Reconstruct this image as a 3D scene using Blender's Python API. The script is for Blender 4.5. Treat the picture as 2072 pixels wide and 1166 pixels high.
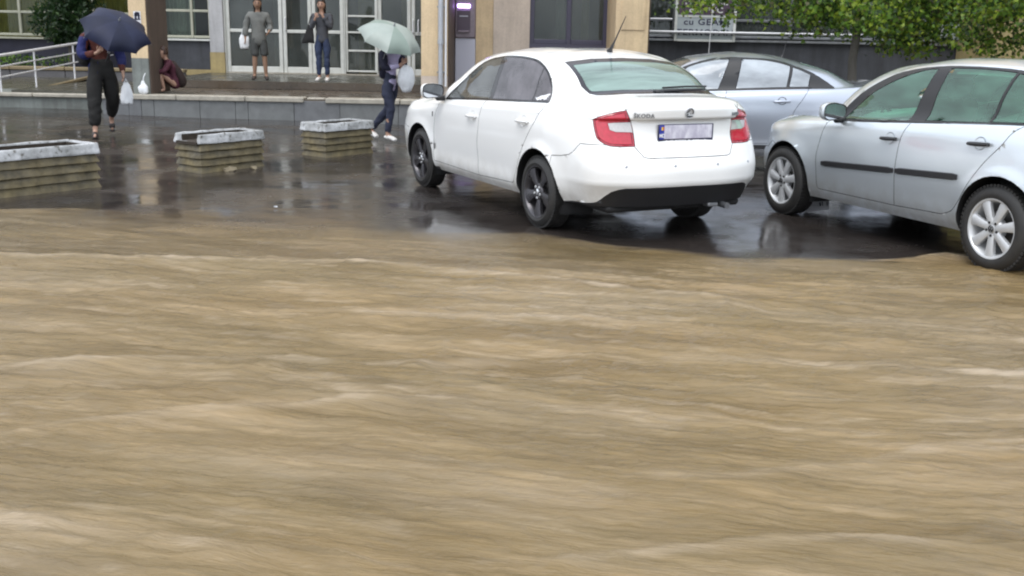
import bpy, bmesh, math, random
import numpy as np
from mathutils import Vector, Matrix, noise

# ------------------------------------------------------------------ scene, camera, light
scene = bpy.context.scene
col = scene.collection
for o in list(bpy.data.objects):
    bpy.data.objects.remove(o)
R = math.radians
random.seed(7)
rng = np.random.default_rng(11)

cam_data = bpy.data.cameras.new('camera')
cam = bpy.data.objects.new('camera', cam_data)
col.objects.link(cam)
cam_data.sensor_width = 36.0
cam_data.lens = 2128.56 / 2072 * 36.0
cam_data.clip_start = 0.05
cam_data.clip_end = 2000
pitch, roll = 0.237775, 0.019479
fwd = Vector((0, math.cos(pitch), -math.sin(pitch)))
rt0 = Vector((1, 0, 0)); up0 = Vector((0, math.sin(pitch), math.cos(pitch)))
rt = rt0 * math.cos(roll) + up0 * math.sin(roll)
up = -rt0 * math.sin(roll) + up0 * math.cos(roll)
M = Matrix((rt, up, -fwd)).transposed().to_4x4()
M.translation = Vector((0, 0, 1.6075))
cam.matrix_world = M
scene.camera = cam

SUN_EL, SUN_AZ = R(62), R(200)          # overcast: the sun only leans the sky light a little
world = bpy.data.worlds.new('World')
scene.world = world
world.use_nodes = True
wn = world.node_tree
wn.nodes.clear()
w_out = wn.nodes.new('ShaderNodeOutputWorld')
w_bg = wn.nodes.new('ShaderNodeBackground')
w_sky = wn.nodes.new('ShaderNodeTexSky')
w_sky.sky_type = 'NISHITA'
w_sky.sun_disc = False
w_sky.sun_elevation = SUN_EL
w_sky.sun_rotation = SUN_AZ
w_sky.dust_density = 4.0
w_sky.air_density = 1.0
w_hsv = wn.nodes.new('ShaderNodeHueSaturation')     # cloud cover takes the blue out of the sky
w_hsv.inputs['Saturation'].default_value = 0.12
wn.links.new(w_sky.outputs[0], w_hsv.inputs['Color'])
w_mix = wn.nodes.new('ShaderNodeMixRGB')
w_mix.inputs[0].default_value = 0.72
w_mix.inputs[2].default_value = (7.3, 7.95, 8.9, 1)
wn.links.new(w_hsv.outputs[0], w_mix.inputs[1])
wn.links.new(w_mix.outputs[0], w_bg.inputs['Color'])
w_bg.inputs['Strength'].default_value = 0.11
wn.links.new(w_bg.outputs[0], w_out.inputs[0])

sd = bpy.data.lights.new('sun', 'SUN')
sd.energy = 0.8
sd.angle = R(40)
sd.color = (1.0, 0.97, 0.93)
sun = bpy.data.objects.new('sun', sd)
col.objects.link(sun)
sun_dir = Vector((math.sin(SUN_AZ) * math.cos(SUN_EL), math.cos(SUN_AZ) * math.cos(SUN_EL), math.sin(SUN_EL)))
sun.rotation_euler = (-sun_dir).to_track_quat('-Z', 'Y').to_euler()

scene.view_settings.view_transform = 'Standard'
scene.view_settings.look = 'None'
scene.view_settings.gamma = 1.0
scene.view_settings.use_curve_mapping = False
scene.view_settings.exposure = 1.03
scene.render.engine = 'CYCLES'
scene.cycles.filter_width = 2.1
scene.cycles.max_bounces = 8
scene.cycles.transparent_max_bounces = 16

# ------------------------------------------------------------------ helpers
MAT = {}
def new_mat(name):
    m = bpy.data.materials.new(name); m.use_nodes = True
    nt = m.node_tree; nt.nodes.clear()
    out = nt.nodes.new('ShaderNodeOutputMaterial')
    b = nt.nodes.new('ShaderNodeBsdfPrincipled')
    nt.links.new(b.outputs[0], out.inputs[0])
    MAT[name] = m
    return m, nt, b, out
def N(nt, t, **kw):
    n = nt.nodes.new(t)
    for k, v in kw.items():
        if k in n.inputs: n.inputs[k].default_value = v
        else: setattr(n, k, v)
    return n
def noise_tex(nt, scale, detail=4, rough=.55, stretch=(1, 1, 1), coord='Object', rot=(0, 0, 0)):
    tc = nt.nodes.new('ShaderNodeTexCoord')
    mp = nt.nodes.new('ShaderNodeMapping')
    mp.inputs['Scale'].default_value = stretch
    mp.inputs['Rotation'].default_value = rot
    nz = nt.nodes.new('ShaderNodeTexNoise')
    nz.inputs['Scale'].default_value = scale
    nz.inputs['Detail'].default_value = detail
    nz.inputs['Roughness'].default_value = rough
    mp.inputs['Rotation'].default_value = (0, 0, 0)
    src = tc.outputs[coord]
    if any(rot):                                   # turn first, then stretch along the turned axes
        m0 = nt.nodes.new('ShaderNodeMapping'); m0.inputs['Rotation'].default_value = rot
        nt.links.new(src, m0.inputs[0]); src = m0.outputs[0]
    nt.links.new(src, mp.inputs[0]); nt.links.new(mp.outputs[0], nz.inputs['Vector'])
    return nz
def ramp(nt, src, stops):
    r = nt.nodes.new('ShaderNodeValToRGB')
    el = r.color_ramp.elements
    while len(el) < len(stops): el.new(.5)
    for e, (p, c) in zip(el, stops):
        e.position = p; e.color = (*c, 1) if len(c) == 3 else c
    nt.links.new(src, r.inputs[0])
    return r
def mixc(nt, fac, a, b, mode='MIX'):
    m = nt.nodes.new('ShaderNodeMixRGB'); m.blend_type = mode
    for i, s in ((0, fac), (1, a), (2, b)):
        if hasattr(s, 'is_linked') or hasattr(s, 'links'): nt.links.new(s, m.inputs[i])
        elif i == 0: m.inputs[0].default_value = s
        else: m.inputs[i].default_value = (*s, 1)
    return m
def pm(name, c, rough=.5, metal=0, var=None, bump=None, c2=None, spec=None, coat=0, rvar=None, stretch=(1, 1, 1), emit=None):
    """plain procedural material: colour varied by noise towards c2, noise bump, noise roughness"""
    m, nt, b, out = new_mat(name)
    b.inputs['Base Color'].default_value = (*c, 1)
    b.inputs['Roughness'].default_value = rough
    b.inputs['Metallic'].default_value = metal
    if spec is not None: b.inputs['Specular IOR Level'].default_value = spec
    if coat: b.inputs['Coat Weight'].default_value = coat; b.inputs['Coat Roughness'].default_value = .04
    if var:
        nz = noise_tex(nt, var[0], 6, .62, stretch)
        k = var[1]
        c2 = c2 or tuple(x * .55 for x in c)
        r = ramp(nt, nz.outputs[0], [(.5 - k, c2), (.5 + k, c)])
        nt.links.new(r.outputs[0], b.inputs['Base Color'])
    if rvar:
        nz = noise_tex(nt, rvar[0], 4)
        r = ramp(nt, nz.outputs[0], [(.35, (rvar[1],) * 3), (.65, (rvar[2],) * 3)])
        nt.links.new(r.outputs[0], b.inputs['Roughness'])
    if bump:
        nz = noise_tex(nt, bump[0], 5)
        bp = nt.nodes.new('ShaderNodeBump'); bp.inputs['Strength'].default_value = bump[1]
        bp.inputs['Distance'].default_value = bump[2] if len(bump) > 2 else .01
        nt.links.new(nz.outputs[0], bp.inputs['Height']); nt.links.new(bp.outputs[0], b.inputs['Normal'])
    if emit:
        b.inputs['Emission Color'].default_value = (*emit[0], 1); b.inputs['Emission Strength'].default_value = emit[1]
    return m
def glass(name, tint, refl=1.0, rough=.0, haze=None):
    """thin pane: tinted see-through plus fresnel reflection, optional pale diffuse veil painting in reflections"""
    m = bpy.data.materials.new(name); m.use_nodes = True; nt = m.node_tree; nt.nodes.clear()
    out = nt.nodes.new('ShaderNodeOutputMaterial')
    tr = N(nt, 'ShaderNodeBsdfTransparent'); tr.inputs[0].default_value = (*tint, 1)
    gl = N(nt, 'ShaderNodeBsdfGlossy'); gl.inputs['Roughness'].default_value = rough
    fr = N(nt, 'ShaderNodeFresnel'); fr.inputs[0].default_value = 1.0 + .52 * refl
    base = tr
    if haze:
        df = N(nt, 'ShaderNodeBsdfDiffuse'); df.inputs[0].default_value = (*haze[0], 1)
        nz = noise_tex(nt, haze[2], 5, .6, haze[3] if len(haze) > 3 else (1, 1, 1))
        r = ramp(nt, nz.outputs[0], [(.3, (haze[1] * .35,) * 3), (.7, (haze[1],) * 3)])
        mh = N(nt, 'ShaderNodeMixShader')
        nt.links.new(r.outputs[0], mh.inputs[0]); nt.links.new(tr.outputs[0], mh.inputs[1]); nt.links.new(df.outputs[0], mh.inputs[2])
        base = mh
    mx = N(nt, 'ShaderNodeMixShader')
    nt.links.new(fr.outputs[0], mx.inputs[0]); nt.links.new(base.outputs[0], mx.inputs[1]); nt.links.new(gl.outputs[0], mx.inputs[2])
    nt.links.new(mx.outputs[0], out.inputs[0])
    MAT[name] = m
    return m

class MB:
    """collects simple shapes; build() links them as ONE mesh object"""
    def __init__(s): s.v = []; s.f = []; s.m = []
    def add(s, vs, fs, m=0):
        o = len(s.v); s.v += [tuple(p) for p in vs]; s.f += [tuple(o + i for i in f) for f in fs]; s.m += [m] * len(fs)
        return s
    def box(s, c, d, rot=0, m=0, b=0.0, Rm=None):
        hx, hy, hz = d[0] / 2, d[1] / 2, d[2] / 2
        if Rm is None: Rm = Matrix.Rotation(rot, 3, 'Z')
        c = Vector(c)
        if b <= 0:
            vs = [(x, y, z) for x in (-hx, hx) for y in (-hy, hy) for z in (-hz, hz)]
            fs = [(0, 1, 3, 2), (4, 6, 7, 5), (0, 4, 5, 1), (2, 3, 7, 6), (0, 2, 6, 4), (1, 5, 7, 3)]
            return s.add([c + Rm @ Vector(p) for p in vs], fs, m)
        b = min(b, hx * .9, hy * .9, hz * .9)
        vs = []; I = {}
        H = (hx, hy, hz)
        for sx in (-1, 1):
            for sy in (-1, 1):
                for sz in (-1, 1):
                    sg = (sx, sy, sz)
                    for a in range(3):
                        p = [sg[i] * (H[i] - (0 if i == a else b)) for i in range(3)]
                        I[(sg, a)] = len(vs); vs.append(p)
        fs = []
        def mk(keys):
            f = [I[k] for k in keys]
            P = [Vector(vs[i]) for i in f]
            n = (P[1] - P[0]).cross(P[2] - P[0])
            if n.dot(sum(P, Vector())) < 0: f.reverse()
            fs.append(f)
        def sg(a, sa, bb, sb, cc, sc):
            t = [0, 0, 0]; t[a] = sa; t[bb] = sb; t[cc] = sc; return tuple(t)
        for a in range(3):
            bb, cc = (a + 1) % 3, (a + 2) % 3
            for sa in (-1, 1):
                mk([(sg(a, sa, bb, -1, cc, -1), a), (sg(a, sa, bb, 1, cc, -1), a), (sg(a, sa, bb, 1, cc, 1), a), (sg(a, sa, bb, -1, cc, 1), a)])
                for sb in (-1, 1):
                    mk([(sg(a, sa, bb, sb, cc, -1), a), (sg(a, sa, bb, sb, cc, 1), a), (sg(a, sa, bb, sb, cc, 1), bb), (sg(a, sa, bb, sb, cc, -1), bb)])
        for sx in (-1, 1):
            for sy in (-1, 1):
                for sz in (-1, 1): mk([((sx, sy, sz), 0), ((sx, sy, sz), 1), ((sx, sy, sz), 2)])
        return s.add([c + Rm @ Vector(p) for p in vs], fs, m)
    def tube(s, pts, r, n=8, m=0, cap=True, closed=False):
        P = [Vector(p) for p in pts]; k = len(P)
        rr = r if isinstance(r, (list, tuple)) else [r] * k
        vs = []; prev = None
        for i in range(k):
            if closed: t = P[(i + 1) % k] - P[i - 1]
            else: t = P[min(i + 1, k - 1)] - P[max(i - 1, 0)]
            t.normalize()
            if prev is None:
                a = Vector((0, 0, 1)) if abs(t.z) < .9 else Vector((1, 0, 0))
            else: a = prev
            u = (a - t * a.dot(t)); u.normalize(); w = t.cross(u); prev = u
            for j in range(n):
                q = 2 * math.pi * j / n
                vs.append(P[i] + (u * math.cos(q) + w * math.sin(q)) * rr[i])
        fs = []
        for i in range(k if closed else k - 1):
            i2 = (i + 1) % k
            for j in range(n):
                fs.append((i * n + j, i * n + (j + 1) % n, i2 * n + (j + 1) % n, i2 * n + j))
        if cap and not closed:
            fs.append(tuple(range(n - 1, -1, -1))); fs.append(tuple((k - 1) * n + j for j in range(n)))
        return s.add(vs, fs, m)
    def lathe(s, prof, n=24, Mx=None, m=0, closed=False):
        """prof (r, h) turned about the local Z axis"""
        vs = []; k = len(prof)
        for (r, h) in prof:
            for j in range(n):
                q = 2 * math.pi * j / n
                p = Vector((r * math.cos(q), r * math.sin(q), h))
                vs.append(Mx @ p if Mx else p)
        fs = []
        for i in range(k if closed else k - 1):
            i2 = (i + 1) % k
            for j in range(n):
                fs.append((i * n + j, i * n + (j + 1) % n, i2 * n + (j + 1) % n, i2 * n + j))
        return s.add(vs, fs, m)
    def prism(s, poly, h0, h1, Mx=None, m=0):
        """polygon in local XY swept from z=h0 to h1"""
        n = len(poly)
        vs = [Vector((p[0], p[1], h0)) for p in poly] + [Vector((p[0], p[1], h1)) for p in poly]
        ar = sum(poly[i][0] * poly[(i + 1) % n][1] - poly[(i + 1) % n][0] * poly[i][1] for i in range(n))
        fs = [tuple(range(n - 1, -1, -1)), tuple(range(n, 2 * n))] + [(i, (i + 1) % n, n + (i + 1) % n, n + i) for i in range(n)]
        if (ar < 0) != (h1 < h0): fs = [tuple(reversed(f)) for f in fs]
        if Mx: vs = [Mx @ v for v in vs]
        return s.add(vs, fs, m)
    def build(s, name, mats, parent=None, smooth=True, angle=38, loc=None):
        me = bpy.data.meshes.new(name)
        me.from_pydata(s.v, [], s.f)
        if not isinstance(mats, (list, tuple)): mats = [mats]
        for t in mats: me.materials.append(MAT[t] if isinstance(t, str) else t)
        if len(mats) > 1: me.polygons.foreach_set('material_index', s.m)
        if smooth:
            me.polygons.foreach_set('use_smooth', [True] * len(me.polygons))
            me.set_sharp_from_angle(angle=R(angle))
        me.update()
        return link(name, me, parent, loc)
def link(name, me, parent=None, loc=None):
    o = bpy.data.objects.new(name, me); col.objects.link(o)
    if parent is not None: o.parent = parent
    if loc is not None: o.location = loc
    return o
def empty(name, loc=(0, 0, 0), rz=0):
    o = bpy.data.objects.new(name, None); col.objects.link(o)
    o.location = loc; o.rotation_euler = (0, 0, rz); o.empty_display_size = .2
    return o
def tag(o, label=None, cat=None, group=None, kind=None):
    if label: o['label'] = label
    if cat: o['category'] = cat
    if group: o['group'] = group
    if kind: o['kind'] = kind
    return o
def part_label(o, t): o['label'] = t; return o
def sstep(x, a=0., b=1.):
    t = np.clip((x - a) / (b - a), 0, 1); return t * t * (3 - 2 * t)
def text_mesh(txt, size, name, mat, parent, Mx, ext=.001, spacing=1.0, bold=0.0, xscale=1.0):
    cu = bpy.data.curves.new(name, 'FONT'); cu.body = txt; cu.size = size; cu.extrude = ext
    cu.align_x = 'CENTER'; cu.align_y = 'CENTER'; cu.space_character = spacing; cu.offset = bold
    to = bpy.data.objects.new(name, cu); col.objects.link(to)
    dg = bpy.context.evaluated_depsgraph_get()
    me = bpy.data.meshes.new_from_object(to.evaluated_get(dg))
    bpy.data.objects.remove(to)
    me.transform(Mx @ Matrix.Diagonal((xscale, 1, 1, 1)))
    me.materials.clear(); me.materials.append(MAT[mat])
    return link(name, me, parent)
# ------------------------------------------------------------------ materials of the place
def plaster(name, c, c2, streak=.45):
    """render coat with blotches and rain streaks running down it"""
    m, nt, b, out = new_mat(name)
    nz = noise_tex(nt, 2.0, 6, .65); r = ramp(nt, nz.outputs[0], [(.30, c2), (.62, c)])
    ns = noise_tex(nt, 5.5, 5, .7, (1, 1, .10)); rs = ramp(nt, ns.outputs[0], [(.36, (.52, .50, .48)), (.60, (1, 1, 1))])
    nf_ = noise_tex(nt, 34, 4, .7); rf = ramp(nt, nf_.outputs[0], [(.30, (.78,) * 3), (.60, (1.0,) * 3)])
    a_ = mixc(nt, streak, r.outputs[0], rs.outputs[0], 'MULTIPLY'); a2_ = mixc(nt, .6, a_.outputs[0], rf.outputs[0], 'MULTIPLY')
    nt.links.new(a2_.outputs[0], b.inputs['Base Color']); b.inputs['Roughness'].default_value = .68
    bp = N(nt, 'ShaderNodeBump'); bp.inputs['Strength'].default_value = .35; bp.inputs['Distance'].default_value = .006
    nt.links.new(nf_.outputs[0], bp.inputs['Height']); nt.links.new(bp.outputs[0], b.inputs['Normal'])
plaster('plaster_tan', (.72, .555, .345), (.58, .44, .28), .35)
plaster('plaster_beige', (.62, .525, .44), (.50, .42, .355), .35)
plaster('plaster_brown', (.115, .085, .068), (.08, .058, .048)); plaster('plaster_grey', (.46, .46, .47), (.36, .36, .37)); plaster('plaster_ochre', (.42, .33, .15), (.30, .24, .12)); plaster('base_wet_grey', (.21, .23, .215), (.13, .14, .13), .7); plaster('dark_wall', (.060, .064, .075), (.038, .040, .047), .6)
pm('dark_blue_wall', (.028, .028, .05), .5, var=(4, .25), bump=(40, .3, .004))
pm('frame_white', (.62, .63, .60), .4, var=(8, .3), c2=(.48, .49, .46))
pm('frame_olive', (.42, .42, .33), .45, var=(8, .3), c2=(.30, .30, .24))
pm('frame_dark', (.06, .055, .09), .4)
pm('room_dark', (.16, .18, .15), .9, var=(1.2, .3), c2=(.07, .08, .065))
pm('curtain_olive', (.58, .50, .17), .85, var=(3, .25), c2=(.38, .34, .12), stretch=(9, 1, .4))
pm('curtain_pale', (.50, .54, .48), .85, var=(3, .25), c2=(.26, .29, .27), stretch=(9, 1, .4))
pm('curtain_blue', (.018, .02, .085), .85, var=(3, .25), c2=(.01, .01, .04), stretch=(9, 1, .4))
pm('metal_white', (.72, .72, .74), .35, .2)
pm('metal_grey', (.33, .34, .36), .35, .6, var=(9, .3))
pm('pipe_zinc', (.50, .52, .55), .4, .5, var=(7, .3), c2=(.36, .37, .4))
pm('concrete_light', (.40, .37, .31), .6, var=(9, .2), c2=(.26, .24, .20), bump=(45, .5, .006))
pm('floor_wet', (.125, .095, .066), .22, var=(1.4, .2), c2=(.06, .05, .04), bump=(9, .06, .003), rvar=(3, .12, .4))
pm('floor_wet_grey', (.085, .08, .062), .25, var=(1.8, .2), c2=(.045, .043, .034), bump=(9, .06, .003), rvar=(3, .15, .45))
for i, c in enumerate([(.175, .182, .182), (.205, .212, .195), (.16, .165, .172), (.235, .233, .212), (.145, .150, .147)]):
    pm('clad_%d' % i, c, .42, var=(7, .25), c2=tuple(x * .66 for x in c), bump=(35, .35, .004))
pm('stone_grey', (.13, .125, .13), .5, var=(5, .25), c2=(.08, .078, .08), bump=(35, .4, .006))
pm('stone_ochre', (.25, .19, .10), .55, var=(6, .3), c2=(.17, .135, .08), bump=(40, .4, .005))
pm('paper', (.72, .72, .74), .7, var=(40, .2), c2=(.55, .55, .58))
pm('ink_dark', (.03, .03, .06), .7)
pm('ink_grey', (.35, .35, .38), .7)
pm('sign_board', (.36, .40, .41), .35, var=(5, .3), c2=(.30, .33, .35))
pm('atm_body', (.33, .27, .31), .4, var=(8, .3))
pm('atm_panel', (.52, .52, .60), .4)
pm('atm_dark', (.08, .055, .08), .3)
pm('atm_light', (.5, .35, 1.0), .4, emit=((.55, .32, 1.0), 7.0))
glass('pane', (.74, .78, .74), .72)
glass('pane_dim', (.52, .57, .54), .95, 0, ((.40, .44, .42), .16, 1.6))
# wet asphalt: dark, with glossy puddled patches and a silt film
m, nt, b, out = new_mat('asphalt_wet')
nz = noise_tex(nt, .55, 5, .6)
nf = noise_tex(nt, 90, 3, .6)
c1 = ramp(nt, nz.outputs[0], [(.32, (.022, .019, .018)), (.55, (.036, .030, .027)), (.75, (.056, .045, .034))])
c2 = mixc(nt, .6, c1.outputs[0], nf.outputs[0], 'OVERLAY')
nt.links.new(c2.outputs[0], b.inputs['Base Color'])
n2 = noise_tex(nt, 1.3, 4, .6)
rr = ramp(nt, n2.outputs[0], [(.36, (.07,) * 3), (.50, (.18,) * 3), (.68, (.34,) * 3)])
nt.links.new(rr.outputs[0], b.inputs['Roughness'])
b.inputs['Specular IOR Level'].default_value = .62
n3 = noise_tex(nt, 26, 4, .6); n4 = noise_tex(nt, 3.0, 2, .5)
ad = N(nt, 'ShaderNodeMath', operation='MULTIPLY'); nt.links.new(n3.outputs[0], ad.inputs[0]); nt.links.new(rr.outputs[0], ad.inputs[1])
ad2 = N(nt, 'ShaderNodeMath', operation='ADD'); nt.links.new(ad.outputs[0], ad2.inputs[0]); nt.links.new(n4.outputs[0], ad2.inputs[1])
bp = N(nt, 'ShaderNodeBump'); bp.inputs['Strength'].default_value = .22; bp.inputs['Distance'].default_value = .02
nt.links.new(ad2.outputs[0], bp.inputs['Height']); nt.links.new(bp.outputs[0], b.inputs['Normal'])
# muddy flood water: opaque silt where deep, thin film at the margin, pale foam on the crests
m, nt, b, out = new_mat('muddy_water')
at = N(nt, 'ShaderNodeAttribute', attribute_name='foam')
at2 = N(nt, 'ShaderNodeAttribute', attribute_name='deep')
FR = (0, 0, R(11))
n_fine = noise_tex(nt, 4.2, 7, .72, (.55, 6.5, 1), rot=FR)
n_mid = noise_tex(nt, 1.5, 5, .62, (.50, 2.4, 1), rot=FR)
n_big = noise_tex(nt, .5, 3, .55, (.6, 1.4, 1), rot=FR)
r_mid = ramp(nt, n_mid.outputs[0], [(.34, (.142, .096, .038)), (.52, (.194, .136, .061)), (.70, (.258, .188, .101))])
r_fine = ramp(nt, n_fine.outputs[0], [(.30, (.70, .70, .66)), (.50, (1.0, 1.0, 1.0)), (.68, (1.26, 1.24, 1.24))])
r_big = ramp(nt, n_big.outputs[0], [(.36, (.86, .87, .84)), (.64, (1.14, 1.11, 1.10))])
mud1 = mixc(nt, .9, r_mid.outputs[0], r_big.outputs[0], 'MULTIPLY')
mud2 = mixc(nt, .85, mud1.outputs[0], r_fine.outputs[0], 'MULTIPLY')
fo = mixc(nt, at.outputs['Fac'], mud2.outputs[0], (.42, .335, .235))
nt.links.new(fo.outputs[0], b.inputs['Base Color'])
b.inputs['Roughness'].default_value = .17
b.inputs['IOR'].default_value = 1.42
nb = noise_tex(nt, 11, 6, .68, (.34, 2.4, 1), rot=FR)
bp = N(nt, 'ShaderNodeBump'); bp.inputs['Strength'].default_value = .75; bp.inputs['Distance'].default_value = .03
nt.links.new(nb.outputs[0], bp.inputs['Height']); nt.links.new(bp.outputs[0], b.inputs['Normal'])
nt.links.new(at2.outputs['Fac'], b.inputs['Alpha'])

# ------------------------------------------------------------------ ground and flood
EX = [-40, -14, -6, -4.5, -3.8, -2.66, -1.5, -.56, .09, .5, .82, 1.72, 2.83, 3.3, 3.67, 5, 14, 40]
EY = [9.9, 9.6, 9.15, 9.12, 9.31, 9.02, 8.80, 8.58, 8.62, 8.35, 8.06, 7.80, 7.76, 7.95, 7.55, 7.2, 6.4, 6.0]
def y_edge(x): return np.interp(x, EX, EY)
def z_ground(x, y):
    x = np.asarray(x, float); y = np.asarray(y, float)
    w = sstep(y, 10.5, 14.5)
    t = -.015 * (np.clip(x, -9, 6) + 1) * w
    return t - .085 * sstep(y_edge(x) - y, -.1, 1.3) + .004 * np.sin(x * 1.7 + y * 1.1) * sstep(y, 9, 11)
_L = rng.random((128, 128))
def vn(x, y, s=0):
    x = x + s * 17.31; y = y + s * 9.77
    i = np.floor(x).astype(int); j = np.floor(y).astype(int); fx = x - i; fy = y - j
    fx = fx ** 3 * (fx * (fx * 6 - 15) + 10); fy = fy ** 3 * (fy * (fy * 6 - 15) + 10)
    a = _L[i % 128, j % 128]; b_ = _L[(i + 1) % 128, j % 128]; c_ = _L[i % 128, (j + 1) % 128]; d_ = _L[(i + 1) % 128, (j + 1) % 128]
    return (a * (1 - fx) + b_ * fx) * (1 - fy) + (c_ * (1 - fx) + d_ * fx) * fy
def grid_obj(name, xs, ys, zf, mat, attrs=None):
    X, Y = np.meshgrid(xs, ys)
    Z = zf(X, Y)
    nx, ny = len(xs), len(ys)
    co = np.stack([X, Y, Z], -1).reshape(-1, 3)
    idx = np.arange(nx * ny).reshape(ny, nx)
    F = np.stack([idx[:-1, :-1], idx[:-1, 1:], idx[1:, 1:], idx[1:, :-1]], -1).reshape(-1, 4)
    me = bpy.data.meshes.new(name)
    me.vertices.add(len(co)); me.vertices.foreach_set('co', co.ravel())
    me.loops.add(F.size); me.loops.foreach_set('vertex_index', F.ravel().astype(np.int32))
    me.polygons.add(len(F)); me.polygons.foreach_set('loop_start', (np.arange(len(F)) * 4).astype(np.int32))
    me.polygons.foreach_set('use_smooth', np.ones(len(F), bool))
    me.update(); me.validate()
    if attrs:
        for k, fn in attrs.items():
            a = me.attributes.new(k, 'FLOAT', 'POINT'); a.data.foreach_set('value', fn(X, Y, Z).ravel().astype(np.float32))
    me.materials.append(MAT[mat])
    return link(name, me)
far = [-400, -150, -70, -40, -28, -20]
gx = far + list(np.arange(-14, 14.01, .35)) + [-v for v in reversed(far)]
gy = [-400, -150, -60, -25, -10, -4] + list(np.arange(0, 28.01, .35)) + [34, 50, 90, 200, 400]
tag(grid_obj('road', gx, gy, z_ground, 'asphalt_wet'), kind='structure')

CREST = [  # long standing crests of the current: points, height, half width
 ([(-2.6, 3.62), (-1.98, 3.83), (-1.85, 3.97), (-1.59, 4.08), (-1.21, 4.17), (-.71, 4.32), (-.2, 4.42)], .045, .10),
 ([(-4.6, 7.16), (-3.55, 7.11), (-2.86, 7.09), (-2.17, 7.08), (-1.15, 7.09), (-.12, 6.8), (.83, 6.47), (1.6, 6.3)], .050, .17),
 ([(-2.7, 4.62), (-2.3, 4.74), (-2.03, 4.83), (-1.64, 4.87), (-1.0, 4.92), (.2, 5.05)], .042, .12),
 ([(.3, 3.6), (.87, 3.60), (1.28, 3.77), (1.61, 3.91), (2.2, 4.0)], .040, .12),
 ([(-.2, 2.94), (.27, 3.0), (.67, 3.06), (1.08, 3.11), (1.6, 3.1)], .032, .08),
 ([(2.7, 7.7), (3.0, 7.72), (3.3, 7.88), (3.52, 7.74), (3.67, 7.42), (4.0, 7.3)], .060, .07),
 ([(-5.2, 9.0), (-4.5, 9.0), (-4.1, 9.10), (-3.8, 9.16), (-3.4, 9.05)], .045, .08),
 ([(-.1, 8.50), (.09, 8.52), (.5, 8.26), (.82, 7.98), (1.72, 7.70), (2.7, 7.66)], .022, .06),
 ([(-1.6, 5.9), (-.6, 5.85), (.4, 5.72), (1.4, 5.6)], .022, .15),
 ([(.6, 5.2), (1.5, 5.05), (2.4, 4.9), (3.2, 4.9)], .022, .12),
 ([(-.12, 8.62), (.02, 8.74), (.15, 8.70), (.3, 8.55)], .085, .06),
 ([(-2.0, 3.25), (-1.5, 3.12), (-1.0, 3.0), (-.6, 2.95)], .024, .08),
]
def crest_fields(X, Y):
    h = np.zeros_like(X); fo_ = np.zeros_like(X)
    for ci, (pts, amp, wd) in enumerate(CREST):
        px = [p[0] for p in pts]; py = [p[1] for p in pts]
        yc = np.interp(X, px, py) + .05 * (vn(X / .35, X * 0 + ci, 3) - .5) * wd / .1
        env = sstep(X, px[0], px[0] + .5) * (1 - sstep(X, px[-1] - .5, px[-1]))
        env = env * (.35 + .9 * vn(X / .5, X * 0 + 5 * ci, 4))
        d = (Y - yc) / wd
        prof = np.where(d > 0, np.exp(-(d * 2.1) ** 2), np.exp(-(d * .8) ** 2))
        h += .60 * amp * env * prof
        fo_ += env * np.exp(-((d + .05) * 2.3) ** 2) * .75
    return h, fo_
def flow(X, Y):
    a = R(-11)
    s = X * math.cos(a) + Y * math.sin(a); t = -X * math.sin(a) + Y * math.cos(a)
    t = t + .22 * (vn(s / 1.1, t / .9, 1) - .5) + .5 * (vn(s / 4.0, t / 3.0, 7) - .5)
    return s, t
def water_h(X, Y):
    s, t = flow(X, Y)
    d = y_edge(X) - Y + .16 * (vn(X / .5, Y / .4, 9) - .5)
    h = 0
    for k, (lx, ly, am) in enumerate([(1.9, .70, .026), (.75, .26, .013), (.34, .115, .0066), (.16, .055, .0050), (.085, .030, .0028), (.05, .017, .0012)]):
        n = vn(s / lx, t / ly, k)
        n = n if k == 0 else 1 - np.abs(2 * n - 1)
        h = h + am * (n - .5) * 2
    ch, _ = crest_fields(X, Y)
    en = sstep(d, -.05, .9)
    return .006 + .012 * sstep(d, -.1, .35) + h * (.10 + .90 * en) * sstep(d, -.12, .3) + ch * sstep(d, -.15, .1) - .09 * sstep(-d, .25, .7)
def water_foam(X, Y, Z):
    s, t = flow(X, Y)
    _, cf = crest_fields(X, Y)
    n = (vn(s / .40, t / .060, 2) * .42 + vn(s / .17, t / .026, 3) * .33 + vn(s / .08, t / .013, 4) * .25)
    big = sstep(vn(s / 2.4, t / 1.1, 5), .30, .75)
    streak = sstep(n, .58, .80) * (.08 + .92 * big)
    d = y_edge(X) - Y
    edge = np.exp(-((d - .05 + .10 * (vn(X / .3, Y / .2, 14) - .5)) / .05) ** 2) * 1.1 * vn(X / .16, Y / .08, 6) * sstep(X, -.6, .3)
    return np.clip(.26 * streak + cf * (.05 + 1.1 * n) * .8 + .30 * sstep(vn(s / 1.5, t / .40, 15), .40, .90) * n + edge, 0, 1)
def water_deep(X, Y, Z):
    d = y_edge(X) - Y + .30 * (vn(X / .7, Y / .35, 8) - .5) + .12 * (vn(X / .2, Y / .1, 9) - .5)
    s, t = flow(X, Y)
    wide = np.interp(X, [-6, -4.1, -3.0, -1, .2, 3], [.25, .30, 1.3, .80, .24, .20])
    st_ = .45 * (vn(s / .5, t / .06, 12) - .5)
    yc = np.interp(X, [-6, -3.55, -2.2, -1.15, -.12, .83, 1.6], [7.2, 7.11, 7.08, 7.09, 6.85, 6.9, 7.3])
    thin = sstep(Y - yc + .10 * (vn(X / .4, Y / .2, 21) - .5), -.02, .22) * (1 - sstep(X, .6, 1.6)) * (.55 + .5 * vn(s / .9, t / .15, 22))
    return np.clip(sstep(d / wide + st_, -.25, 1.0) * (1 - .34 * thin), 0.0, 1)
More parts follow.
